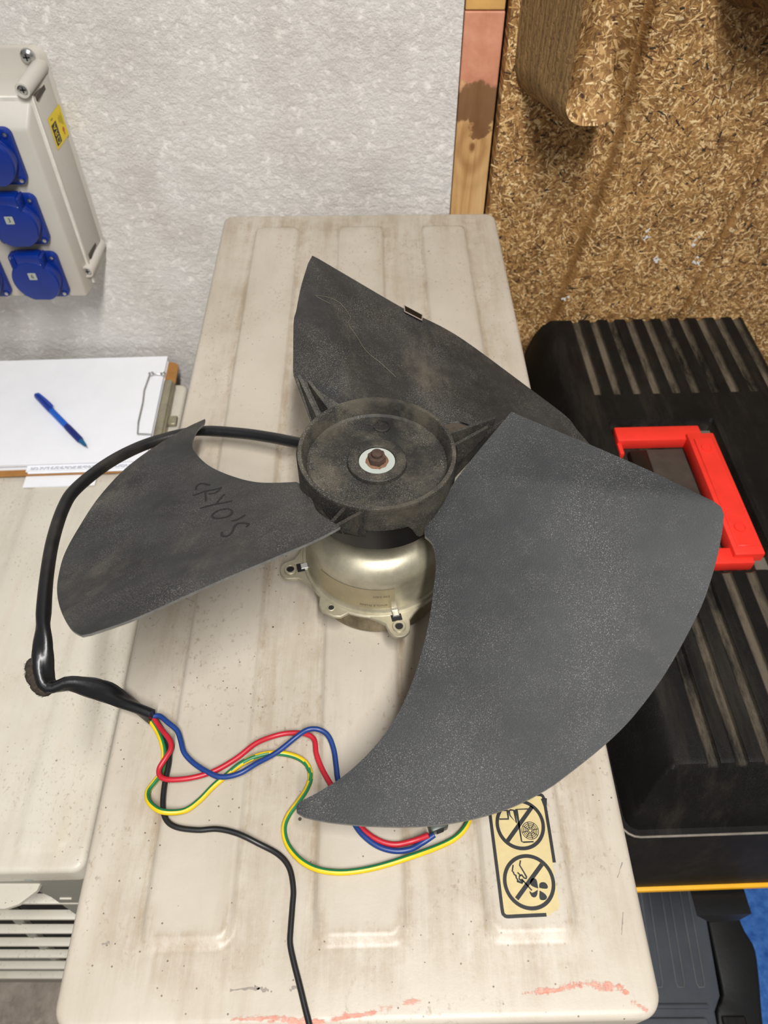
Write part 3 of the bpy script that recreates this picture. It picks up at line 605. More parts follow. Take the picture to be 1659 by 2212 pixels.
def blade(b, key):
    d = DATA[key]
    T = [Vector(lxy(r, p, b)+(0,)) for r, p in d['T']]; O = [Vector(lxy(r, p, b)+(0,)) for r, p in d['O']]; L = [Vector(lxy(r, p, b)+(0,)) for r, p in d['L']]
    nu, nv = 56, 72          # u along radius (root->tip), v trailing->leading
    T = resample(catmull(T, 8), nu); O = resample(catmull(O, 8), nv); L = resample(catmull(list(reversed(L)), 8), nu)
    root = [T[0], Vector(lxy(.062, 8, b)+(0,)), Vector(lxy(.0515, 24, b)+(0,)), Vector(lxy(.0495, 34, b)+(0,)), Vector(lxy(.0492, 46, b)+(0,)), Vector(lxy(.0492, 58, b)+(0,)), L[0]]
    Rt = resample(catmull(root, 8), nv)
    G = []
    for j in range(nv):
        t = j/(nv-1)
        for i in range(nu):
            s = i/(nu-1)
            p = (1-t)*T[i]+t*L[i]+(1-s)*Rt[j]+s*O[j]-((1-s)*(1-t)*T[0]+s*(1-t)*T[-1]+(1-s)*t*L[0]+s*t*L[-1])
            G.append(p)
    top_ = [surf(p.x, p.y, b) for p in G]; th = .0021
    mb = MB(); F = [(j*nu+i, j*nu+i+1, (j+1)*nu+i+1, (j+1)*nu+i) for j in range(nv-1) for i in range(nu-1)]
    n = len(top_)
    mb.v = [tuple(p) for p in top_]+[(p.x, p.y, p.z-th) for p in top_]
    mb.f = F+[tuple(i+n for i in reversed(q)) for q in F]; mb.mi = [0]*len(mb.f)
    rim = list(range(nu))+[j*nu+nu-1 for j in range(1, nv)]+[(nv-1)*nu+i for i in range(nu-2, -1, -1)]+[j*nu for j in range(nv-2, 0, -1)]
    for a, c in zip(rim, rim[1:]+rim[:1]): mb.f.append((a, a+n, c+n, c)); mb.mi.append(1)
    # root web: folds down from the crease to the hub
    rows = [Rt[:int(nv*.62)]]
    q = [surf(p.x, p.y, b) for p in rows[0]]
    wv = []; 
    for p in q:
        wv += [p, Vector((p.x, p.y, p.z-.012)).lerp(Vector((FC.x, FC.y, p.z-.012)), .06)]
    mb.add(wv, [(2*i, 2*i+2, 2*i+3, 2*i+1) for i in range(len(q)-1)], 0)
    o = mb.build('blade', [MT['blade_clean'] if b == 0 else MT['blade'], MT['edge']], fan, angle=40)
    o['label'] = ['largest looking grey dusted blade sweeping to the front right', 'left blade with handwriting in black marker', 'rear blade with a small clip on its rim'][b]
    # two triangular stiffening ribs between hub and trailing corner
    for ph0, ph1, rr in ((-16, -7.5, .0755), (-3, -4.5, .070)):
        a0 = TH-radians(ph0)+BO[b]; a1 = TH-radians(ph1)+BO[b]
        cor = surf(rr*cos(a1), rr*sin(a1), b)
        A = FW(.0480, a0, .1375); B = FW(.0480, a0, .112)
        C1 = Vector((cor.x, cor.y, cor.z-.0012)); C2 = Vector((cor.x, cor.y, cor.z-.0065))
        nrm = (C1-A).cross(B-A).normalized()*.0011
        vv = [p+k*nrm for k in (1, -1) for p in (A, B, C2, C1)]
        MB().add(vv, [(0, 1, 2, 3), (7, 6, 5, 4), (0, 4, 5, 1), (1, 5, 6, 2), (2, 6, 7, 3), (3, 7, 4, 0)]).build('rib', MT['hub'], o, smooth=False)
    # lower gusset plate closing the trailing corner
    c = surf(T[0].x, T[0].y, b)
    aA, aB = TH-radians(-17)+BO[b], TH-radians(18)+BO[b]
    pts = [c+Vector((0, 0, -.0022)), FW(.049, aA, .114), FW(.049, TH-radians(-2)+BO[b], .118), FW(.049, aB, .126)]
    vv = pts+[p-Vector((0, 0, .0016)) for p in pts]
    MB().add(vv, [(0, 1, 2), (0, 2, 3), (6, 5, 4), (7, 6, 4), (0, 4, 5, 1), (1, 5, 6, 2), (2, 6, 7, 3), (3, 7, 4, 0)]).build('gusset', MT['hub'], o, smooth=False)
    return o
blades = [blade(0, 'bladeA'), blade(1, 'bladeB'), blade(2, 'bladeC')]
mb = MB()
for s in DATA['writing']:
    P = resample(catmull([Vector(lxy(r, p, 1)+(0,)) for r, p in s], 5), 26)
    v, f = ribbon(P, .0016, 0, ragged=lambda: rng.uniform(.8, 1.15))
    mb.add([surf(p.x, p.y, 1)+Vector((0, 0, .00025)) for p in v], f)
    for e in (P[0], P[-1]):
        mb.add([surf(e.x+.00078*cos(a), e.y+.00078*sin(a), 1)+Vector((0, 0, .00022)) for a in [2*pi*i/10 for i in range(10)]], [tuple(range(10))])
mb.build('handwriting', MT['marker'], blades[1], smooth=False)['label'] = "handwritten CRYO'S in black marker"
cp = [Vector(lxy(r, p, 2)+(0,)) for r, p in DATA['clip']]
q = [surf(p.x, p.y, 2) for p in cp]
mb = MB().add([p+Vector((0, 0, .0022)) for p in q]+[p-Vector((0, 0, .005)) for p in q], [(0, 1, 2, 3), (7, 6, 5, 4), (0, 4, 5, 1), (1, 5, 6, 2), (2, 6, 7, 3), (3, 7, 4, 0)], 0)
for a, c in ((3, 2), (2, 1), (0, 3)):
    addtube(mb, [q[a]+Vector((0, 0, .002)), q[c]+Vector((0, 0, .002))], .0005, 6)
    for k in range(len(mb.mi)-8, len(mb.mi)): mb.mi[k] = 1
mb.build('balance_clip', [MT['gloss_black'], simple('clip_edge', srgb(150, 132, 122), .5)], blades[2], smooth=False)['label'] = 'small black balancing clip'
# stray fibre lying on the rear blade
# motor
mc = (FC.x, FC.y, Z0+.0)
MB().add(*lathe([(0, .0033), (.0480, .0033), (.0500, .0046), (.0505, .008), (.0505, .0300), (.046, .0300)], 72, mc, False)).build('motor_base', MT['galv_dirty'], fan, angle=40)['label'] = 'stained lower steel shell of the motor'
prof = [(.0530, .0334), (.0518, .0345), (.0514, .037), (.0512, .064)]
prof += [(.0512-.014*(1-cos(a)), .064+.016*sin(a)) for a in [pi/2*i/10 for i in range(1, 11)]] + [(.030, .0805), (.020, .082), (.018, .088), (.012, .0885), (.008, .094), (.006, .13), (0, .13)]
can = MB().add(*lathe(prof, 72, mc, False)).build('motor_can', MT['galv'], fan, angle=50); can['label'] = 'shiny upper steel can of the motor'
fl = MB(); fl.add(*lathe([(.0500, .0300), (.0548, .0300), (.0556, .0312), (.0556, .0328), (.0545, .0338), (.0520, .0338)], 72, mc, False))
for adeg in (-165.7, -76.9, 13, 103):
    a = radians(adeg); ex = Vector((cos(a), sin(a), 0)); ey = Vector((-sin(a), cos(a), 0)); c = Vector((FC.x, FC.y, 0))
    P = [(.052, -.0185), (.0565, -.0125), (.0605, -.0085)] + [(.0645+.0078*cos(t), .0078*sin(t)) for t in [radians(-70+140*i/10) for i in range(11)]] + [(.0605, .0085), (.0565, .0125), (.052, .0185)]
    fl.add(*prism([tuple((c+ex*u+ey*w_)[:2]) for u, w_ in P], Z0+.0306, Z0+.0334, .0006, 1))
a = radians(-123.8); ex = Vector((cos(a), sin(a), 0)); ey = Vector((-sin(a), cos(a), 0)); c = Vector((FC.x, FC.y, 0))
fl.add(*prism([tuple((c+ex*u+ey*w_)[:2]) for u, w_ in [(.052, -.0135), (.0605, -.0085), (.0630, -.004), (.0620, .0055), (.0595, .0095), (.052, .013)]], Z0+.0306, Z0+.0334, .0006, 1))
flange = fl.build('mounting_flange', MT['galv'], fan, angle=35); flange['label'] = 'steel mounting flange with four ears'
def hole(r_in, r_out, ctr, z, h=.0012):  # second mesh is a flat disc, coloured dark as the hole's shade
    return lathe([(r_out, 0), (r_out, h*.7), (r_out-.0004, h), (r_in+.0003, h), (r_in, h-.0003), (r_in, -.001)], 24, (ctr.x, ctr.y, z), False), ([(ctr.x+r_in*cos(t), ctr.y+r_in*sin(t), z+.0001) for t in [2*pi*i/20 for i in range(20)]], [tuple(range(20))])
for adeg in (-165.7, -76.9, 13, 103):
    a = radians(adeg); ex = Vector((cos(a), sin(a), 0)); ey = Vector((-sin(a), cos(a), 0)); c = Vector((FC.x, FC.y, 0))
    ctr = c+ex*.0645; A, B = hole(.0026, .0046, ctr, Z0+.0334)
    MB().add(*A).add(*B, 1).build('bushing', [MT['galv'], MT['dark']], flange, angle=30)
    s = c+ex*.0568
    R4 = [s+ex*u+ey*w_ for u, w_ in ((-.0042, -.0036), (.0030, -.0036), (.0030, .0036), (-.0042, .0036))]
    mb = MB().add([(p.x, p.y, Z0+.0336) for p in R4], [(0, 1, 2, 3)], 1)  # flat quad painted dark for the shade in the slot
    R5 = [s+ex*u+ey*w_ for u, w_ in ((-.0052, -.0024), (.0002, -.0024), (.0002, .0024), (-.0052, .0024))]
    v, f = prism([tuple(p[:2]) for p in R5], Z0+.0336, Z0+.0352, .0005, 1); mb.add(v, f, 0)
    mb.build('tab_slot', [MT['steel'], MT['dark']], flange, smooth=False)
ctr = c = Vector((FC.x, FC.y, 0))+Vector((cos(radians(-123.8)), sin(radians(-123.8)), 0))*.0575
A, B = hole(.0019, .0027, ctr, Z0+.0334, .0006); MB().add(*A).add(*B, 1).build('rivet_hole', [MT['galv'], MT['dark']], flange, angle=30)
# data plate wrapped on the can
lab = MB(); R = .0515; a0, a1 = radians(-138), radians(-77)
n = 24
for i in range(n+1):
    a = a0+(a1-a0)*i/n
    lab.v += [(FC.x+R*cos(a), FC.y+R*sin(a), Z0+.0385), (FC.x+R*cos(a), FC.y+R*sin(a), Z0+.0605)]
lab.f = [(2*i, 2*i+2, 2*i+3, 2*i+1) for i in range(n)]; lab.mi = [0]*n
for s, zc, size, ac_ in (('220-240V', .0525, .0030, -87), ('SINGLE PHASE', .0422, .0030, -93)):
    v, f = textmesh(s, size)
    lab.add([(FC.x+(R+.0002)*cos(radians(ac_)-x/R), FC.y+(R+.0002)*sin(radians(ac_)-x/R), Z0+zc-y) for x, y, _ in v], f, 1)
lab.build('data_plate', [simple('dull_foil_label', srgb(158, 146, 116), .5, .4, .08, 80), simple('faded_print', srgb(104, 94, 74), .6)], fan, smooth=False)['label'] = 'foil data plate printed upside down'

# cable sheath with kinks
P = resample(catmull([Vector(p) for p in DATA['sheath']], 8), 150)
def shp(t, a):
    k = 1.0
    if t > .76: k = 1+.34*sin(a*2+t*60)*sstep(.76, .8, t)
    if abs(t-.36) < .03: k *= 1-.22*(1-abs(t-.36)/.03)*abs(cos(a))
    if t < .16: k = 1+.14*sin(a*2+t*95)
    return k
mb = addtube(MB(), P, lambda t: .0047+.0006*sstep(.7, .8, t)*(1-sstep(.93, 1, t)), 16, True, shp)
mb.build('cable_sheath', MT['rubber'], fan, angle=60)['label'] = 'thick black cable sleeve looping to the left'
# dark foam scrap with fuzzy rim stuck on the sleeve bend
mb = MB(); A, B = Vector(DATA['foam'][0]), Vector(DATA['foam'][1]); ax = (B-A); c = (A+B)/2; L = ax.length; ax.normalize(); sd = Vector((ax.y, -ax.x, 0))
for i in range(12):
    t = i/11
    for k in range(14):
        a = 2*pi*k/14; r = .0078*sqrt(max(.08, 1-(2*t-1)**2*.85))*rng.uniform(.82, 1.15)
        mb.v.append(tuple(c+ax*((t-.5)*L*1.05)+sd*(r*cos(a)*1.05-.0015)+Vector((0, 0, r*.8*sin(a)))))
mb.f = [(i*14+k, i*14+(k+1) % 14, (i+1)*14+(k+1) % 14, (i+1)*14+k) for i in range(11) for k in range(14)]+[tuple(range(14)), tuple(154+k for k in range(14))]; mb.mi = [0]*len(mb.f)
fm = mb.build('foam_sleeve', simple('grimy_foam', srgb(62, 52, 42), .95, 0, .4, 500, .9), fan); fm['label'] = 'scrap of brown black foam on the cable bend'
fz = MB()
for i in range(700):
    t = rng.random(); a = rng.uniform(0, 2*pi); r = .0076*sqrt(max(.1, 1-(2*t-1)**2*.85)); dr = sd*cos(a)*1.05+Vector((0, 0, .8*sin(a)))+ax*rng.uniform(-.5, .5)
    p = c+ax*((t-.5)*L*1.05)+sd*(r*cos(a)*1.05-.0015)+Vector((0, 0, r*.8*sin(a))); q_ = p+dr.normalized()*rng.uniform(.0006, .0018); s_ = Vector((rng.uniform(-1, 1), rng.uniform(-1, 1), rng.uniform(-1, 1))).normalized()*.00022
    fz.add([p-s_, p+s_, q_], [(0, 1, 2)])
o = fz.build('foam_fuzz', simple('foam_fibres', srgb(44, 36, 30), .95), fm, smooth=False); o['kind'] = 'stuff'
def wire(name, key, r, mats, label, sector=None):
    P = resample(catmull([Vector(p) for p in DATA[key]], 8), 220)
    lf = [panel_h(p.x, p.y) for p in P]; n_ = len(lf)
    lf = [max(lf[max(0, i-7):i+8]) for i in range(n_)]
    for _ in range(2): lf = [sum(lf[max(0, i-5):i+6])/len(lf[max(0, i-5):i+6]) for i in range(n_)]
    P = [Vector((p.x, p.y, p.z+l_+.0007)) for p, l_ in zip(P, lf)]
    mb = addtube(MB(), P, r, 14, True, None, sector, True); o = mb.build(name, mats, fan, angle=60); o['label'] = label; return o
wire('black_wire', 'black', .0017, MT['wire_black'], 'thin black wire running off the front of the panel')
wire('red_wire', 'red', .0017, MT['wire_red'], 'red wire')
wire('blue_wire', 'blue', .0017, MT['wire_blue'], 'blue wire')
wire('earth_wire', 'yellow', .0018, [MT['wire_yellow'], MT['wire_green']], 'yellow and green striped earth wire', lambda t, a: abs(((a+.55-1.5*(sstep(.31, .39, t)*sstep(.49, .45, t))+pi) % (2*pi))-pi) < .72)
cxn = Vector(DATA['connector'][0]); ca = radians(20)
mb = MB()
v, f = bbox(-.0058, .0058, -.0045, .0075, 0.0006, .0095, .0016, 2); mb.add(v, f, 0)
v, f = bbox(-.0022, .0022, -.0051, -.0035, .003, .0085, 0); mb.add(v, f, 1)
v, f = lathe([(.0022, .0094), (.0022, .0098), (.0014, .0098), (.0014, .0094)], 16, (0, .001, 0), False); mb.add(v, f, 0)
mb.xf(lambda p: (cxn.x+p[0]*cos(ca)-p[1]*sin(ca), cxn.y+p[0]*sin(ca)+p[1]*cos(ca)+.002, Z0+p[2]+panel_h(cxn.x, cxn.y)))
mb.build('wire_connector', [simple('grey_green_nylon', srgb(66, 72, 64), .4, 0, .15, 90), MT['dark']], fan, angle=40)['label'] = 'small grey green plug joining the red and blue wires'
# stray fibre
P = [surf(*lxy(r, p, 2), 2)+Vector((0, 0, .0016)) for r, p in ((.150, 22), (.155, 18), (.158, 24), (.146, 27), (.135, 26), (.125, 28), (.112, 31), (.105, 37), (.098, 43))]
tag(addtube(MB(), resample(catmull(P, 6), 60), .00013, 5).build('fibre_strand', simple('pale_fibre', srgb(118, 108, 90), .7)), 'thin pale curled fibre lying on the rear black blade', 'fibre')

# ---------------------------------------------------------------- left cabinet
ZL = Z0-.27
lu = thing('low_outdoor_unit', 'lower cream metal outdoor unit on the left carrying the clipboard', 'air conditioner', (-.55, .5, 0))
V, F, D = pressed(-1.15, -.279, .186, .86, [(-.452, -.3985, .206, .80, .01, .0022), (-.348, -.30, .206, .80, .01, .0022), (-.556, -.503, .206, .80, .01, .0022)], .012, .006, 1, 190, 160, .022, .35)
lt = MB().add(V, F).xf(lambda p: rot2((p[0], p[1], p[2]+ZL), (-.3, .3), radians(1.2))).build('top_panel', MT['cream2'], lu, attrs={'dirt': D}, angle=50)
# front plate with opening
def slab_xz(poly, y0, y1):
    v, f = prism(poly, 0, 1); return [(x, y0+(y1-y0)*t, z) for x, z, t in v], f
zt = ZL-.02
fp = MB()
fp.add(*slab_xz([(-1.14, zt-.035), (-.365, zt-.035), (-.348, zt-.05), (-.342, zt-.085), (-.342, ZL-.60), (-.285, ZL-.60), (-.285, zt), (-1.14, zt)], .188, .196))
fp.build('front_panel', MT['shaded_grey'], lu, smooth=False)['label'] = 'front plate around the grille, colour darkened for shade'
MB().add(*bbox(-1.14, -.285, .23, .85, .06, ZL-.02)).build('cabinet', MT['dark'], lu, smooth=False)['label'] = 'block painted dark for the shade behind the grille'  # solid block painted dark in place of the shaded interior
drops = [.88+.075*k for k in range(7)]; ys = [.1872, .1870, .1867, .1857, .1844, .1822, .1805]
for d, y in zip(drops, ys):
    z = 1.46-d
    MB().add(*bbox(-1.13, -.318, y, y+.0105, z-.0055, z, .0016, 2)).build('slat', MT['cream2'], lu, angle=40)
P = [Vector((-.425, .206, 1.46-.86)), Vector((-.437, .203, 1.46-.99)), Vector((-.478, .199, 1.46-1.27)), Vector((-.49, .198, 1.46-1.34))]
addtube(MB(), P, .007, 8).build('grille_brace', MT['shaded_grey'], lu, smooth=False)
MB().add(*bbox(-1.14, -.285, .19, .85, .02, .06, .004)).build('base_pan', MT['shaded_grey'], lu, angle=40)
for x in (-.9, -.42): MB().add(*bbox(x-.02, x+.02, .2, .8, 0, .02)).build('foot', MT['shaded_grey'], lu, smooth=False)
v, f = prism([(-1.0, .196), (-.336, .196), (-.334, .190), (-.336, .182), (-.350, .170), (-.362, .166), (-1.0, .166)], 1.46-.806, 1.46-.80, .001, 1)
MB().add(v, f).build('flap', MT['cream2'], lu, angle=40)['label'] = 'cream flap sticking out below the top edge'
MB().add(*lathe([(.006, 0), (.0058, .002), (.004, .003), (0, .0032)], 20, (0, 0, 0), False)).xf(lambda p: (-.336+p[0], .188-p[2], 1.46-.776+p[1])).build('rivet', MT['white_plastic'], lu, angle=40)
MB().add(*bbox(-.334, -.322, .1865, .189, 1.46-.86, 1.46-.857)).build('vent_slot', MT['cream2'], lu, smooth=False)

# ---------------------------------------------------------------- clipboard, papers, pen
YAW = radians(-3.0); PV = (-.312, .80)
cw = lambda p: rot2(p, PV, YAW*-1 if False else radians(2.6))
cb = thing('clipboard', 'brown hardboard clipboard holding white paper on the lower left cabinet', 'clipboard', (-.45, .79, ZL+.001))
zb = ZL+.0048
MB().add(*prism([tuple(q) for q in rrect(-.640, -.304, .678, .9, .012)], zb, zb+.003, .0006, 1)).xf(cw).build('board', MT['hardboard'], cb, angle=40)
clp = MB(); clp.add(*bbox(-.3185, -.306, .735, .852, zb+.003, zb+.0105, .003, 3)); clp.add(*bbox(-.306, -.3035, .74, .848, zb-.001, zb+.009, .001, 1))
clip = clp.xf(cw).build('clip', MT['galv'], cb, angle=40); clip['label'] = 'metal spring clip on the right edge'
mb = MB()
zz = zb+.0190
Pw = [(-.3175, .855, zz-.002), (-.336, .855, zz), (-.338, .850, zz), (-.3405, .82, zz), (-.3385, .795, zz), (-.3385, .755, zz), (-.336, .732, zz), (-.3175, .732, zz-.002)]
addtube(mb, [Vector(p) for p in Pw], .0010, 8)
for c in ((-.336, .856, zz), (-.319, .856, zz-.001)):
    addtube(mb, [Vector((c[0]+.0032*cos(a), c[1]+.0032*sin(a), c[2])) for a in [2*pi*i/16 for i in range(17)]], .0008, 6)
mb.xf(cw).build('wire_bail', MT['steel'], cb, angle=60)['label'] = 'thin wire bail with looped ends'
MB().add(*bbox(-.3040, -.292, .765, .782, zb-.0015, zb+.004, .001, 1)).xf(cw).build('hanging_tab', MT['galv'], cb, angle=40)
# paper stack: a few uneven sheaves under one clean sheet
ps = thing('paper_stack', 'stack of blank white paper sheets held by the clipboard', 'paper', (-.46, .79, zb+.003))
z = zb+.0031
for k in range(7):
    dx, dy = rng.uniform(-.001, .001), rng.uniform(-.0012, .0012); y0 = .688-(.009 if k in (1, 2, 3) else 0)
    xa = -.600 if k in (1, 2, 3) else -.640; xa = -.478+rng.uniform(0, .006) if k in (1, 2, 3) else xa
    MB().add(*bbox(xa+dx, -.3205+dx, y0+dy, .9+dy*.6, z, z+.0013)).xf(cw).build('sheet', MT['paper'], ps, smooth=False); z += .00135
sh = MB().add(*bbox(-.640, -.3195, .6868, .9015, z, z+.0004)).xf(cw).build('sheet', MT['paper'], ps, smooth=False); ztop = z+.0004
# printed rows on the sheets that stick out at the front
mb = MB()
for r_ in range(3):
    x = -.470
    while x < -.335:
        L = rng.uniform(.002, .007); yy = .6868-.0018*(r_+1)
        mb.add([(x, yy, zb+.0031+.00135*4+.0001), (x+L, yy, zb+.0031+.00135*4+.0001), (x+L, yy+.0008, zb+.0031+.00135*4+.0001), (x, yy+.0008, zb+.0031+.00135*4+.0001)], [(0, 1, 2, 3)]); x += L+rng.uniform(.001, .003)
mb.xf(cw).build('printed_lines', simple('grey_blue_print', srgb(120, 124, 140), .7), ps, smooth=False)
tag(MB().add(*bbox(-.478, -.385, .6595, .80, ZL+.0026, ZL+.0042)).xf(cw).build('paper_sheet', MT['paper'], smooth=False), 'white sheet sticking out from under the front of the clipboard', 'paper')
# pen
A = Vector((-.4935, .8105, ztop+.0048)); B = Vector((-.3945, .7065, ztop+.0040))
d = (B-A).normalized(); Lp = (B-A).length; sdv = Vector((-d.y, d.x, 0)); pen = thing('ballpoint_pen', 'blue translucent ballpoint pen lying on the top sheet', 'pen', ((A.x+B.x)/2, (A.y+B.y)/2, ztop))
def pl(prof, name, m):
    v, f = lathe(prof, 20, (0, 0, 0), True); upv = d.cross(sdv)
    return MB().add([A+d*p[2]+sdv*p[0]+upv*p[1] for p in v], f).build(name, m, pen, angle=40)
pb = simple('translucent_blue', srgb(16, 92, 196), .25, 0, .06, 60); pd = simple('dark_blue_rubber', srgb(20, 34, 110), .5, 0, .08, 60)
pl([(.0026, 0), (.0034, .0015), (.0042, .004), (.0046, .04), (.0044, .046)], 'cap_end', simple('deep_blue_plastic', srgb(14, 52, 150), .3))
pl([(.0043, .046), (.0043, .088)], 'barrel', pb)
pl([(.0043, .088), (.0046, .092), (.0046, .122), (.0038, .126)], 'grip', pd)
pl([(.0036, .126), (.0022, .136), (.0011, .140)], 'tip_cone', simple('teal_blue', srgb(20, 86, 130), .35)); pl([(.0010, .140), (.0004, Lp)], 'nib', MT['steel'])
up = Vector((0, 0, 1)); mb = MB()
cpts = [A+d*.006+up*.0042+sdv*.001, A+d*.010+up*.0062+sdv*.0022, A+d*.036+up*.0060+sdv*.0040, A+d*.044+up*.0048+sdv*.0038]
addtube(mb, resample(catmull(cpts, 5), 16), lambda t: .0013, 8); mb.build('pocket_clip', simple('deep_blue_clip', srgb(20, 70, 176), .3), pen, angle=60)

# ---------------------------------------------------------------- socket box on the wall
sb = thing('socket_box', 'light grey wall socket box with blue flap sockets on the white wall', 'socket box', (-.48, YW, Z0-.11))
XR, XL = -.372, -.64; zB, zT = Z0-.106, Z0+.162
MB().add(*prism(rrect(XL, XR, zB+.018, zT, .012), 0, .068, .002, 2)).xf(lambda p: (p[0]+.006*p[2]/.068*-1 if p[0] > -.5 else p[0], YW-.0005-p[2]*.12, p[1])).build('back_plate', MT['box_grey'], sb, angle=40)
# deep body and raised cover with sloped shoulders
def frust(x0, x1, z0, z1, y, X0, X1, Z0_, Z1, Y):
    v = [(x0, y, z0), (x1, y, z0), (x1, y, z1), (x0, y, z1), (X0, Y, Z0_), (X1, Y, Z0_), (X1, Y, Z1), (X0, Y, Z1)]
    bm = bmesh.new(); vs = [bm.verts.new(p) for p in v]
    for q in ((0, 1, 2, 3), (7, 6, 5, 4), (0, 4, 5, 1), (1, 5, 6, 2), (2, 6, 7, 3), (3, 7, 4, 0)): bm.faces.new([vs[i] for i in q])
    bmesh.ops.recalc_face_normals(bm, faces=bm.faces); bmesh.ops.bevel(bm, geom=bm.edges[:], offset=.003, segments=2, profile=.5, affect='EDGES'); bm.verts.index_update()
    r = [tuple(p.co) for p in bm.verts], [tuple(p.index for p in q.verts) for q in bm.faces]; bm.free(); return r
MB().add(*frust(XL, XR-.002, zB+.012, zT-.026, YW-.005, XL, XR-.005, zB+.012, zT-.030, .858)).build('enclosure', MT['box_grey'], sb, angle=40)
MB().add(*frust(XL, XR-.006, zB+.004, zT-.030, .8585, XL+.012, XR-.014, zB, zT-.056, .841)).build('cover', MT['box_grey'], sb, angle=40)
MB().add(*bbox(XL, XR-.0035, .8565, .8605, zB+.010, zT-.028, .001, 1)).build('seam_rim', simple('pale_grey_seam', srgb(214, 209, 199), .4), sb, angle=40)
def ycyl(prof, x, z, yf, name, mats, par, n=24, mi=None):   # prof (r, depth toward room)
    v, f = lathe(prof, n, (0, 0, 0), False); mb = MB().add([(x+p[0], yf-p[2], z+p[1]) for p in v], f)
    return mb.build(name, mats, par, angle=35)
for x, z, L in ((-.381, zT-.020, .066), (-.440, zT-.022, .058), (-.379, zB+.030, .066)):
    ps_ = ycyl([(.0085, 0), (.0080, L-.001), (.0074, L), (.0056, L), (.0054, L-.004), (0, L-.004)], x, z, YW-.004, 'screw_post', MT['box_grey'], sb)
    if x > -.43:
        mb = MB().add(*lathe([(.0052, L-.0045), (.0050, L-.0025), (.003, L-.0018), (0, L-.0018)], 20, (0, 0, 0), False))
        for s in (0, 1): v, f = bbox(-.0030, .0030, -.0006, .0006, L-.0022, L-.0014); mb.add([(p[1], p[0], p[2]) if s else p for p in v], f, 1)
        mb.xf(lambda p: (x+p[0], YW-.004-p[2], z+p[1])).build('cover_screw', [MT['steel'], MT['dark']], ps_, angle=35)
mb = MB().add(*lathe([(.0078, 0), (.0074, .003), (.005, .0052), (0, .0058)], 24, (0, 0, 0), False))
for s in (0, 1): v, f = bbox(-.0034, .0034, -.0007, .0007, .0050, .0062); mb.add([(p[1], p[0], p[2]) if s else p for p in v], f, 1)
mb.xf(lambda p: (-.389+p[0], YW-.009-p[2], zT-.008+p[1])).build('wall_screw', [MT['steel'], MT['dark']], sb, angle=35)
MB().add(*lathe([(.013, 0), (.013, .02), (.010, .024), (.010, .05)], 6, (0, 0, 0), True)).xf(lambda p: (-.455+p[0], .905-p[1]*1, zT-.004+p[2]-.012)).build('cable_gland', MT['gloss_black'], sb, smooth=False)
for zc__ in (zT-.034, zB+.042):
    MB().add(*bbox(XR-.0075, XR-.0030, .866, .904, zc__-.0035, zc__+.0035, .001, 1)).build('slot_shade_block', simple('painted_slot_shade', srgb(70, 64, 56), .7), sb, angle=40)  # dark block coloured as the shaded gap beside the screw post
# yellow sticker on the side
xs = XR-.0022
mb = MB()
Y0, Y1, zS0, zS1 = .876, .9165, Z0+.067, Z0+.102
side = lambda y: XR-.002-(.003)*(.915-y)/.057+.0004
def sq(a0, a1, b0, b1, mi, k=0):     # a: from the wall edge towards the room, b: from the top down
    y0, y1 = Y1-a1*(Y1-Y0), Y1-a0*(Y1-Y0); z0, z1 = zS1-b1*(zS1-zS0), zS1-b0*(zS1-zS0)
    mb.add([(side(y0)+k, y0, z0), (side(y1)+k, y1, z0), (side(y1)+k, y1, z1), (side(y0)+k, y0, z1)], [(0, 1, 2, 3)], mi)
sq(0, 1, 0, 1, 0)
sq(.56, .91, .26, .915, 1, .0002)
v, f = textmesh('ARD', .0125); yc = Y1-.735*(Y1-Y0); zc_ = zS1-.59*(zS1-zS0)
mb.add([(side(yc)+.0004, yc-y*1.1, zc_-x*.85) for x, y, _ in v], f, 0)
for k in range(4): sq(.12+.075*k, .15+.075*k, .22+.05*(k % 2), .60-.06*k, 2, .0002)
sq(.70, .84, .10, .15, 2, .0002)
sq(.22, .27, .62, .86, 3, .0003); sq(.18, .31, .66, .74, 3, .00035)
mb.build('warning_sticker', [MT['yellow'], MT['ink'], simple('olive_print', srgb(150, 136, 40), .6), simple('red_print', srgb(190, 70, 40), .5)], sb, smooth=False)['label'] = 'yellow and black warning sticker'
YF = .8405
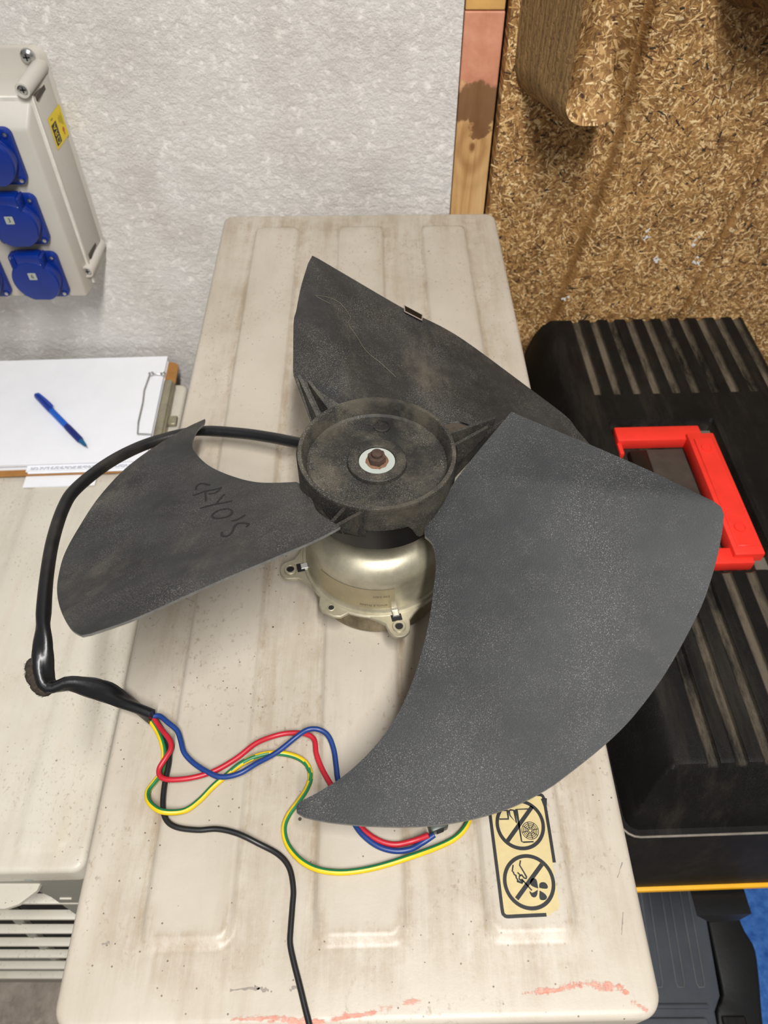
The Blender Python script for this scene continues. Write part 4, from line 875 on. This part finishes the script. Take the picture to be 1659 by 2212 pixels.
def socket(x, z, digit):
    mp = lambda p: (x+p[0], YF-p[2], z+p[1])
    pl_ = MB().add(*prism(rrect(-.030, .030, -.031, .031, .008), 0, .007, .0012, 2)).add(*lathe([(.0285, .0065), (.0285, .012), (.027, .013), (0, .013)], 40, (0, 0, 0), False)).xf(mp).build('socket', MT['sock_blue'], sb, angle=40)
    pl_['label'] = 'square blue socket with round flap'
    pts = [(.0285*cos(a), max(.0285*sin(a), -.0268)) for a in [2*pi*i/56 for i in range(56)]]
    lid = MB().add(*prism(pts, .0132, .021, .0024, 3)).xf(mp).build('lid', MT['sock_blue'], pl_, angle=35)
    MB().add(*bbox(-.0160, .0160, .020, .037, .005, .0205, .003, 2)).add(*bbox(-.019, -.0150, .019, .036, .004, .023, .002, 1)).add(*bbox(.0150, .019, .019, .036, .004, .023, .002, 1)).xf(mp).build('hinge', MT['sock_blue'], pl_, angle=35)
    for sx, sz in ((-1, 1), (1, 1), (-1, -1), (1, -1)):
        MB().add(*lathe([(.0036, .007), (.0036, .0085), (.0026, .0085), (.0024, .0075)], 16, (sx*.0245, sz*.0255, 0), False), 1).add(*lathe([(.0024, .0068), (.0022, .0088), (0, .009)], 14, (sx*.0245, sz*.0255, 0), False)).xf(mp).build('screw', [MT['steel'], MT['sock_blue']], pl_, angle=35)
    if digit:
        mb = MB().add(*prism(rrect(-.0058, .0040, .0035, .0130, .0008, 2), .0211, .0214)); v, f = textmesh(digit, .0075); mb.add([(p[0]-.0009, p[1]+.0083, .0216) for p in v], f, 1)
        mb.xf(mp).build('number_sticker', [MT['white_plastic'], MT['ink']], pl_, smooth=False)['label'] = 'white sticker with the number ' + digit
for x, dg in ((-.4335, ('', '3', '6')), (-.508, ('', '', ''))):
    for k, s in enumerate(dg): socket(x, Z0+.079-.0745*k, s)

# ---------------------------------------------------------------- presswood pallet
YP = .900
def relief(x, z):
    lean = -.14*max(0, (1.035-z)) if z < 1.035 else 0
    a = x-(.273+lean); b = x-(.448+lean)
    return .016*sstep(-.020, .003, a)-.012*sstep(-.004, .020, b)-.009*math.exp(-((a+.002)/.005)**2)-.009*math.exp(-(b/.005)**2)+.0012*sin(x*61+z*23)+.001*sin(z*77-x*31)
pal = thing('presswood_pallet', 'pressed wood chip pallet standing on edge against the wall', 'pallet', (.45, .91, 0))
nx, nz = 330, 200; V = []; F = []
x0, x1, z0, z1 = .1315, .90, 0.0, 1.55
for j in range(nz+1):
    for i in range(nx+1):
        x = x0+(x1-x0)*(i/nx)**1.2; z = z0+(z1-z0)*(1-(1-j/nz)**1.0)
        V.append((x, YP-relief(x, z)-(0 if i else -.012), z))
n = nx+1; F = [(j*n+i, j*n+i+1, (j+1)*n+i+1, (j+1)*n+i) for j in range(nz) for i in range(nx)]
b = len(V); V += [(p[0], YP+.026, p[2]) for p in (V[0], V[nx], V[nz*n+nx], V[nz*n])]
rim = [i for i in range(n)]; 
F += [tuple([nz*n+i for i in range(n)]+[b+2, b+3]), tuple([i for i in range(nx, -1, -1)]+[b, b+1]), tuple([j*n for j in range(nz+1)][::-1]+[b, b+3][::1]), tuple([j*n+nx for j in range(nz+1)]+[b+2, b+1]), (b, b+3, b+2, b+1)]
def crease(x, z):
    lean = -.14*max(0, (1.035-z)) if z < 1.035 else 0
    return max(math.exp(-((x-(.271+lean))/.0045)**2), math.exp(-((x-(.448+lean))/.0045)**2))
deck = MB().add(V, F).build('deck', MT['pw_deck'], pal, angle=45, attrs={'crease': [crease(p[0], p[2]) for p in V]})
def foot(cx0, cx1, zb0, tx0, tx1, zb1, yt, htop):
    # loft of U-shaped rings from deck to tip
    mb = MB(); rings = 15; n = 44
    for k in range(rings+1):
        t = k/rings; e = t
        a0 = cx0+(tx0-cx0)*e; a1 = cx1+(tx1-cx1)*e; zb_ = zb0+(zb1-zb0)*e; zt_ = htop; y = (YP+.004)+(yt-YP-.004)*t
        jit = (.0009 if k % 2 else -.0009) if 0 < k < rings else 0
        R = .5*(a1-a0)*(.98-.18*t); P = rrect(a0-jit, a1+jit, zb_-jit, zt_, min(R, .045), 9)
        if k == rings: P = rrect(a0+.002, a1-.002, zb_+.002, zt_-.002, min(R, .045)-.002, 9)
        for p in P: mb.v.append((p[0], y if k < rings else y+.0, p[1]))
    n = len(mb.v)//(rings+1)
    for k in range(rings):
        for i in range(n):
            q = (i+1) % n; mb.f.append((k*n+i, k*n+q, (k+1)*n+q, (k+1)*n+i)); mb.mi.append(0)
    base = rings*n; c = len(mb.v); zc = sum(mb.v[base+i][2] for i in range(n))/n; xc = (tx0+tx1)/2
    # dished tip
    inner = []
    for i in range(n):
        p = mb.v[base+i]; mb.v.append((xc+(p[0]-xc)*.70+.0015*sin(i*1.7), yt+.011, zb1+.012+(p[2]-zb1)*.95+.0012*sin(i*2.3)))
    for i in range(n):
        q = (i+1) % n; mb.f.append((base+i, base+q, c+q, c+i)); mb.mi.append(1)
    mb.v.append((xc, yt+.020, zc)); m_ = len(mb.v)-1
    for i in range(n): mb.f.append((c+i, c+(i+1) % n, m_)); mb.mi.append(1)
    o = mb.build('foot', [MT['pw_side'], MT['pw_deck']], pal, angle=50); o['label'] = 'hollow tapered pallet foot sticking out'
    return o
foot(.1405, .252, 1.090, .181, .240, 1.106, .800, 1.42)
foot(.318, .50, 1.185, .345, .47, 1.205, .800, 1.46)
# loose and half buried chips standing proud of the pressed surface
cm = [MT_ for MT_ in [simple('chip_straw', srgb(226, 192, 138), .7, 0, .12, 300), simple('chip_tan', srgb(182, 140, 86), .7, 0, .15, 300), simple('chip_brown', srgb(112, 76, 42), .75, 0, .2, 300), simple('chip_dark', srgb(50, 40, 32), .8, 0, .2, 300), simple('paint_fleck', srgb(222, 222, 216), .7)]]
mb = MB()
def chip(x, z, L, W, a, mi, tilt, jag=True):
    c = Vector((x, YP-relief(x, z)+.0001, z)); u = Vector((cos(a), tilt, sin(a))); w_ = Vector((-sin(a), rng.uniform(-.15, .15), cos(a))); th = Vector((0, -.0006, 0))
    e = [c-u*L-w_*W*rng.uniform(.2, 1), c+u*L-w_*W*rng.uniform(.2, 1), c+u*L*rng.uniform(.8, 1.1)+w_*W*rng.uniform(.2, 1), c-u*L*rng.uniform(.8, 1.1)+w_*W*rng.uniform(.2, 1)]
    mb.add(e+[p+th for p in e], [(4, 5, 6, 7), (0, 1, 5, 4), (1, 2, 6, 5), (2, 3, 7, 6), (3, 0, 4, 7)], mi)
for i in range(11000):
    x = rng.uniform(.133, .60); z = rng.uniform(.76, 1.42)
    if crease(x, z) > .25: continue
    L = rng.choice((.0012, .0018, .0024, .003, .004, .0055))*rng.uniform(.7, 1.2); k = rng.random(); mi = 0 if k < .30 else 1 if k < .72 else 2 if k < .94 else 3
    chip(x, z, L, rng.uniform(.0004, .0013)*(1.3 if mi == 3 else 1), rng.uniform(0, pi), mi, rng.uniform(-.06, .06))
for x, z in ((.397, 1.003-.075), (.455, 1.19), (.335, .936), (.355, .9), (.25, .842), (.46, 1.06), (.41, .9)):
    for k in range(5): chip(x+rng.uniform(-.004, .004), z+rng.uniform(-.006, .006), rng.uniform(.0015, .004), rng.uniform(.001, .0025), rng.uniform(0, pi), 4, 0)
o = mb.build('wood_chips', cm, pal, smooth=False); o['kind'] = 'stuff'

# ---------------------------------------------------------------- black tool chest
ZT = Z0-.15; TP = (.222, .85); TA = radians(1.9)
tw = lambda p: rot2(p, TP, TA)
tc = thing('tool_chest', 'black ribbed plastic tool chest with red latch against the chip pallet', 'tool chest', (.36, .55, 0))
lx0, lx1, ly0, ly1 = .190, .520, .205, .862
def lidz(x, y):
    dl = x-lx0; dr = lx1-x; df = y-ly0; db = ly1-y
    def side(d, run, flat=.005, p=2.2):
        s = max(0, min(1, (d-flat)/run)); return 1-(1-s)**p
    h = min(side(dl, .040, .006, 2.6), side(dr, .036), side(df, .030, .006, 1.25), side(db, .012, .0, 2))
    z = -.075+.075*h; dust = 0
    # grooves
    if h > .955:
        for k in range(14):
            gx = .2590+.02425*k; w_ = .0050
            dd = abs(x-gx)
            if dd < w_+.002 and x < .497:
                if y > .700: g = 1-sstep(w_-.0015, w_+.001, dd); g *= sstep(.700, .703, y); z -= .0042*g; dust = max(dust, g*.62)
                if y < .462:  g = 1-sstep(w_-.0015, w_+.001, dd); g *= 1-sstep(.459, .462, y); z -= .0042*g; dust = max(dust, g*.5)
        px = max(.262-x, x-.384); py = max(.438-y, y-.652)
        g = 1-sstep(-.0012, .0012, max(px, py)); z -= .016*g; dust = max(dust, .25*g)
    return z, dust
nx, ny = 190, 260; V = []; F = []; D = []
for j in range(ny+1):
    for i in range(nx+1):
        x = lx0+(lx1-lx0)*i/nx; y = ly0+(ly1-ly0)*j/ny; z, du = lidz(x, y)
        # rounded plan corners
        Rr = .018
        qx = max(lx0+Rr-x, x-(lx1-Rr), 0); qy = max(ly0+Rr-y, y-(ly1-Rr), 0)
        if qx > 0 and qy > 0:
            m_ = max(qx, qy); kk = m_/hypot(qx, qy); sx_ = -1 if x < lx0+Rr else 1; sy_ = -1 if y < ly0+Rr else 1
            x = (lx0+Rr if sx_ < 0 else lx1-Rr)+sx_*qx*kk; y = (ly0+Rr if sy_ < 0 else ly1-Rr)+sy_*qy*kk
        V.append((x, y, ZT+z)); D.append(du)
n = nx+1; F = [(j*n+i, j*n+i+1, (j+1)*n+i+1, (j+1)*n+i) for j in range(ny) for i in range(nx)]
rim = list(range(n))+[j*n+nx for j in range(1, ny+1)]+[ny*n+i for i in range(nx-1, -1, -1)]+[j*n for j in range(ny-1, 0, -1)]
b = len(V); V += [(V[i][0], V[i][1], V[i][2]-.012) for i in rim]; D += [0]*len(rim); L = len(rim); F += [(rim[i], b+i, b+(i+1) % L, rim[(i+1) % L]) for i in range(L)]
lid = MB().add(V, F).xf(tw).build('lid', MT['box_black'], tc, attrs={'dust': D}, angle=38); lid['label'] = 'black lid with dusty parallel grooves'
zl_ = ZT-.088
P = [Vector(p+(zl_+.012,)) for p in rrect(lx0-.0008, lx1+.0008, ly0-.0008, ly1, .018, 5)]; P.append(P[0])
addtube(MB(), P, .0013, 6).xf(tw).build('lid_rim', simple('pale_rim', srgb(112, 104, 94), .4, 0, .3, 60), tc)  # rim line coloured paler than the black lid
MB().add(*prism(rrect(lx0+.006, lx1-.006, ly0+.012, ly1-.006, .02), ZT-.319, zl_+.002)).xf(tw).build('chest_body', MT['box_black'], tc, angle=40)
MB().add(*prism(rrect(lx0+.002, lx1-.002, ly0+.0075, ly1-.004, .02), ZT-.3245, ZT-.3185, .0015, 2)).xf(tw).build('accent_strip', MT['yellow_trim'], tc, angle=40)['label'] = 'amber yellow strip around the lower edge'
MB().add(*prism(rrect(lx0+.006, .405, ly0+.016, ly1-.008, .015), ZT-.362, ZT-.3245)).xf(tw).build('lower_rail', MT['gloss_black'], tc, angle=40)
MB().add(*bbox(lx0+.02, .385, ly0+.15, ly1-.02, 0.0, ZT-.36, .01, 2)).xf(tw).build('base', MT['gloss_black'], tc, angle=40)
# latch tongue hanging under the strip
v, f = prism([(.335, .02), (.398, .02), (.396, -.016), (.365, -.022)], 0, .03, .003, 2)
MB().add([(x, .188+t, ZT-.352+z) for x, z, t in v], f).xf(tw).build('latch', MT['gloss_black'], tc, angle=40)
# red latch frame set in the pocket
hd = MB()
hz = ZT-.016
h = MB(); h.add(*bbox(.345, .3765, .452, .627, hz, ZT+.004, .0016, 2)); h.add(*bbox(.350, .3720, .462, .617, ZT+.003, ZT+.0052, .0008, 1))
h.add(*bbox(.265, .366, .622, .645, hz, ZT-.001, .002, 2)); h.add(*bbox(.265, .2705, .606, .64, hz, ZT-.006, .0016, 2))
h.add(*bbox(.268, .366, .4455, .466, hz, ZT-.002, .002, 2))
hnd = h.xf(tw).build('latch_handle', MT['red_handle'], tc, angle=40); hnd['label'] = 'bright red plastic latch handle'
for y in (.602, .486): MB().add(*lathe([(.0062, 0), (.006, .0012), (.0050, .0012), (.0048, .0005), (0, .0005)], 24, (.3605, y, ZT+.0050), False)).xf(tw).build('round_boss', MT['red_handle'], hnd, angle=35)
MB().add(*bbox(.276, .296, .468, .612, hz, ZT-.006, .003, 2)).xf(tw).build('grip_bar', MT['gloss_black'], tc, angle=40)
MB().add(*bbox(.299, .343, .47, .618, hz-.001, hz+.004, .001, 1)).xf(tw).build('latch_plate', simple('dull_dark_steel', srgb(72, 66, 60), .5, .3, .25, 40), tc, angle=40)
for y in (.634, .448): MB().add(*bbox(.3675, .3815, y-.009, y+.009, hz-.001, ZT-.008, .001, 1)).xf(tw).build('corner_block', simple('grey_block', srgb(96, 92, 82), .6, 0, .2, 80), tc, angle=40)

# ---------------------------------------------------------------- grey case and black tray in front of the chest
zc = .26
gc = thing('grey_case', 'slate grey ribbed plastic case on the floor in front of the tool chest', 'case', (.33, .15, 0))
v, f = prism([(.20, .315), (.468, .315), (.459, .238), (.452, .143), (.440, .125), (.435, .02), (.20, .02)], zc-.012, zc, .004, 2)
MB().add(v, f).build('lid', MT['case_grey'], gc, angle=35)
for x in (.350, .377, .4066, .434):
    P = [Vector((x+.0085, .305, zc+.0005)), Vector((x, .158, zc+.0005)), Vector((x-.002, .153, zc+.0005)), Vector((x-.009, .153, zc+.0005)), Vector((x-.011, .158, zc+.0005)), Vector((x-.0035, .305, zc+.0005))]
    addtube(MB(), P, .0009, 6).build('lid_rib', simple('pale_rib_edge', srgb(104, 106, 106), .45), gc, angle=60)  # rib outlines coloured paler than the case lid
MB().add(*bbox(.20, .432, .128, .134, zc-.001, zc+.004, .002, 2)).build('step_ridge', MT['case_grey'], gc, angle=40)
MB().add(*bbox(.20, .426, .095, .118, zc-.001, zc+.006, .004, 2)).build('front_ridge', simple('lighter_slate_plastic', srgb(82, 86, 90), .4), gc, angle=40)
MB().add(*bbox(.21, .425, .03, .30, 0, zc-.012, .006, 2)).build('case_body', MT['case_grey'], gc, angle=40)
zt_ = .215
outl = [(.478, .34), (.515, .33), (.527, .29), (.524, .268), (.5275, .232), (.536, .208), (.531, .171), (.519, .1156), (.505, .03), (.500, -.03), (.446, -.03), (.449, .06), (.457, .133), (.470, .149), (.473, .20)]
bt = thing('black_tray', 'black moulded plastic tray with wavy edge beside the grey case on the blue floor', 'tray', (.5, .15, 0))
MB().add(*prism([tuple(p[:2]) for p in resample(catmull([Vector(p+(0,)) for p in outl]+[Vector(outl[0]+(0,))], 5), 90)[:-1]], 0.003, zt_, .006, 3)).build('tray_body', MT['gloss_black'], bt, angle=40)
MB().add(*bbox(.462, .495, -.0, .125, zt_, zt_+.003, .002, 1)).build('raised_pad', MT['box_black'], bt, angle=40)
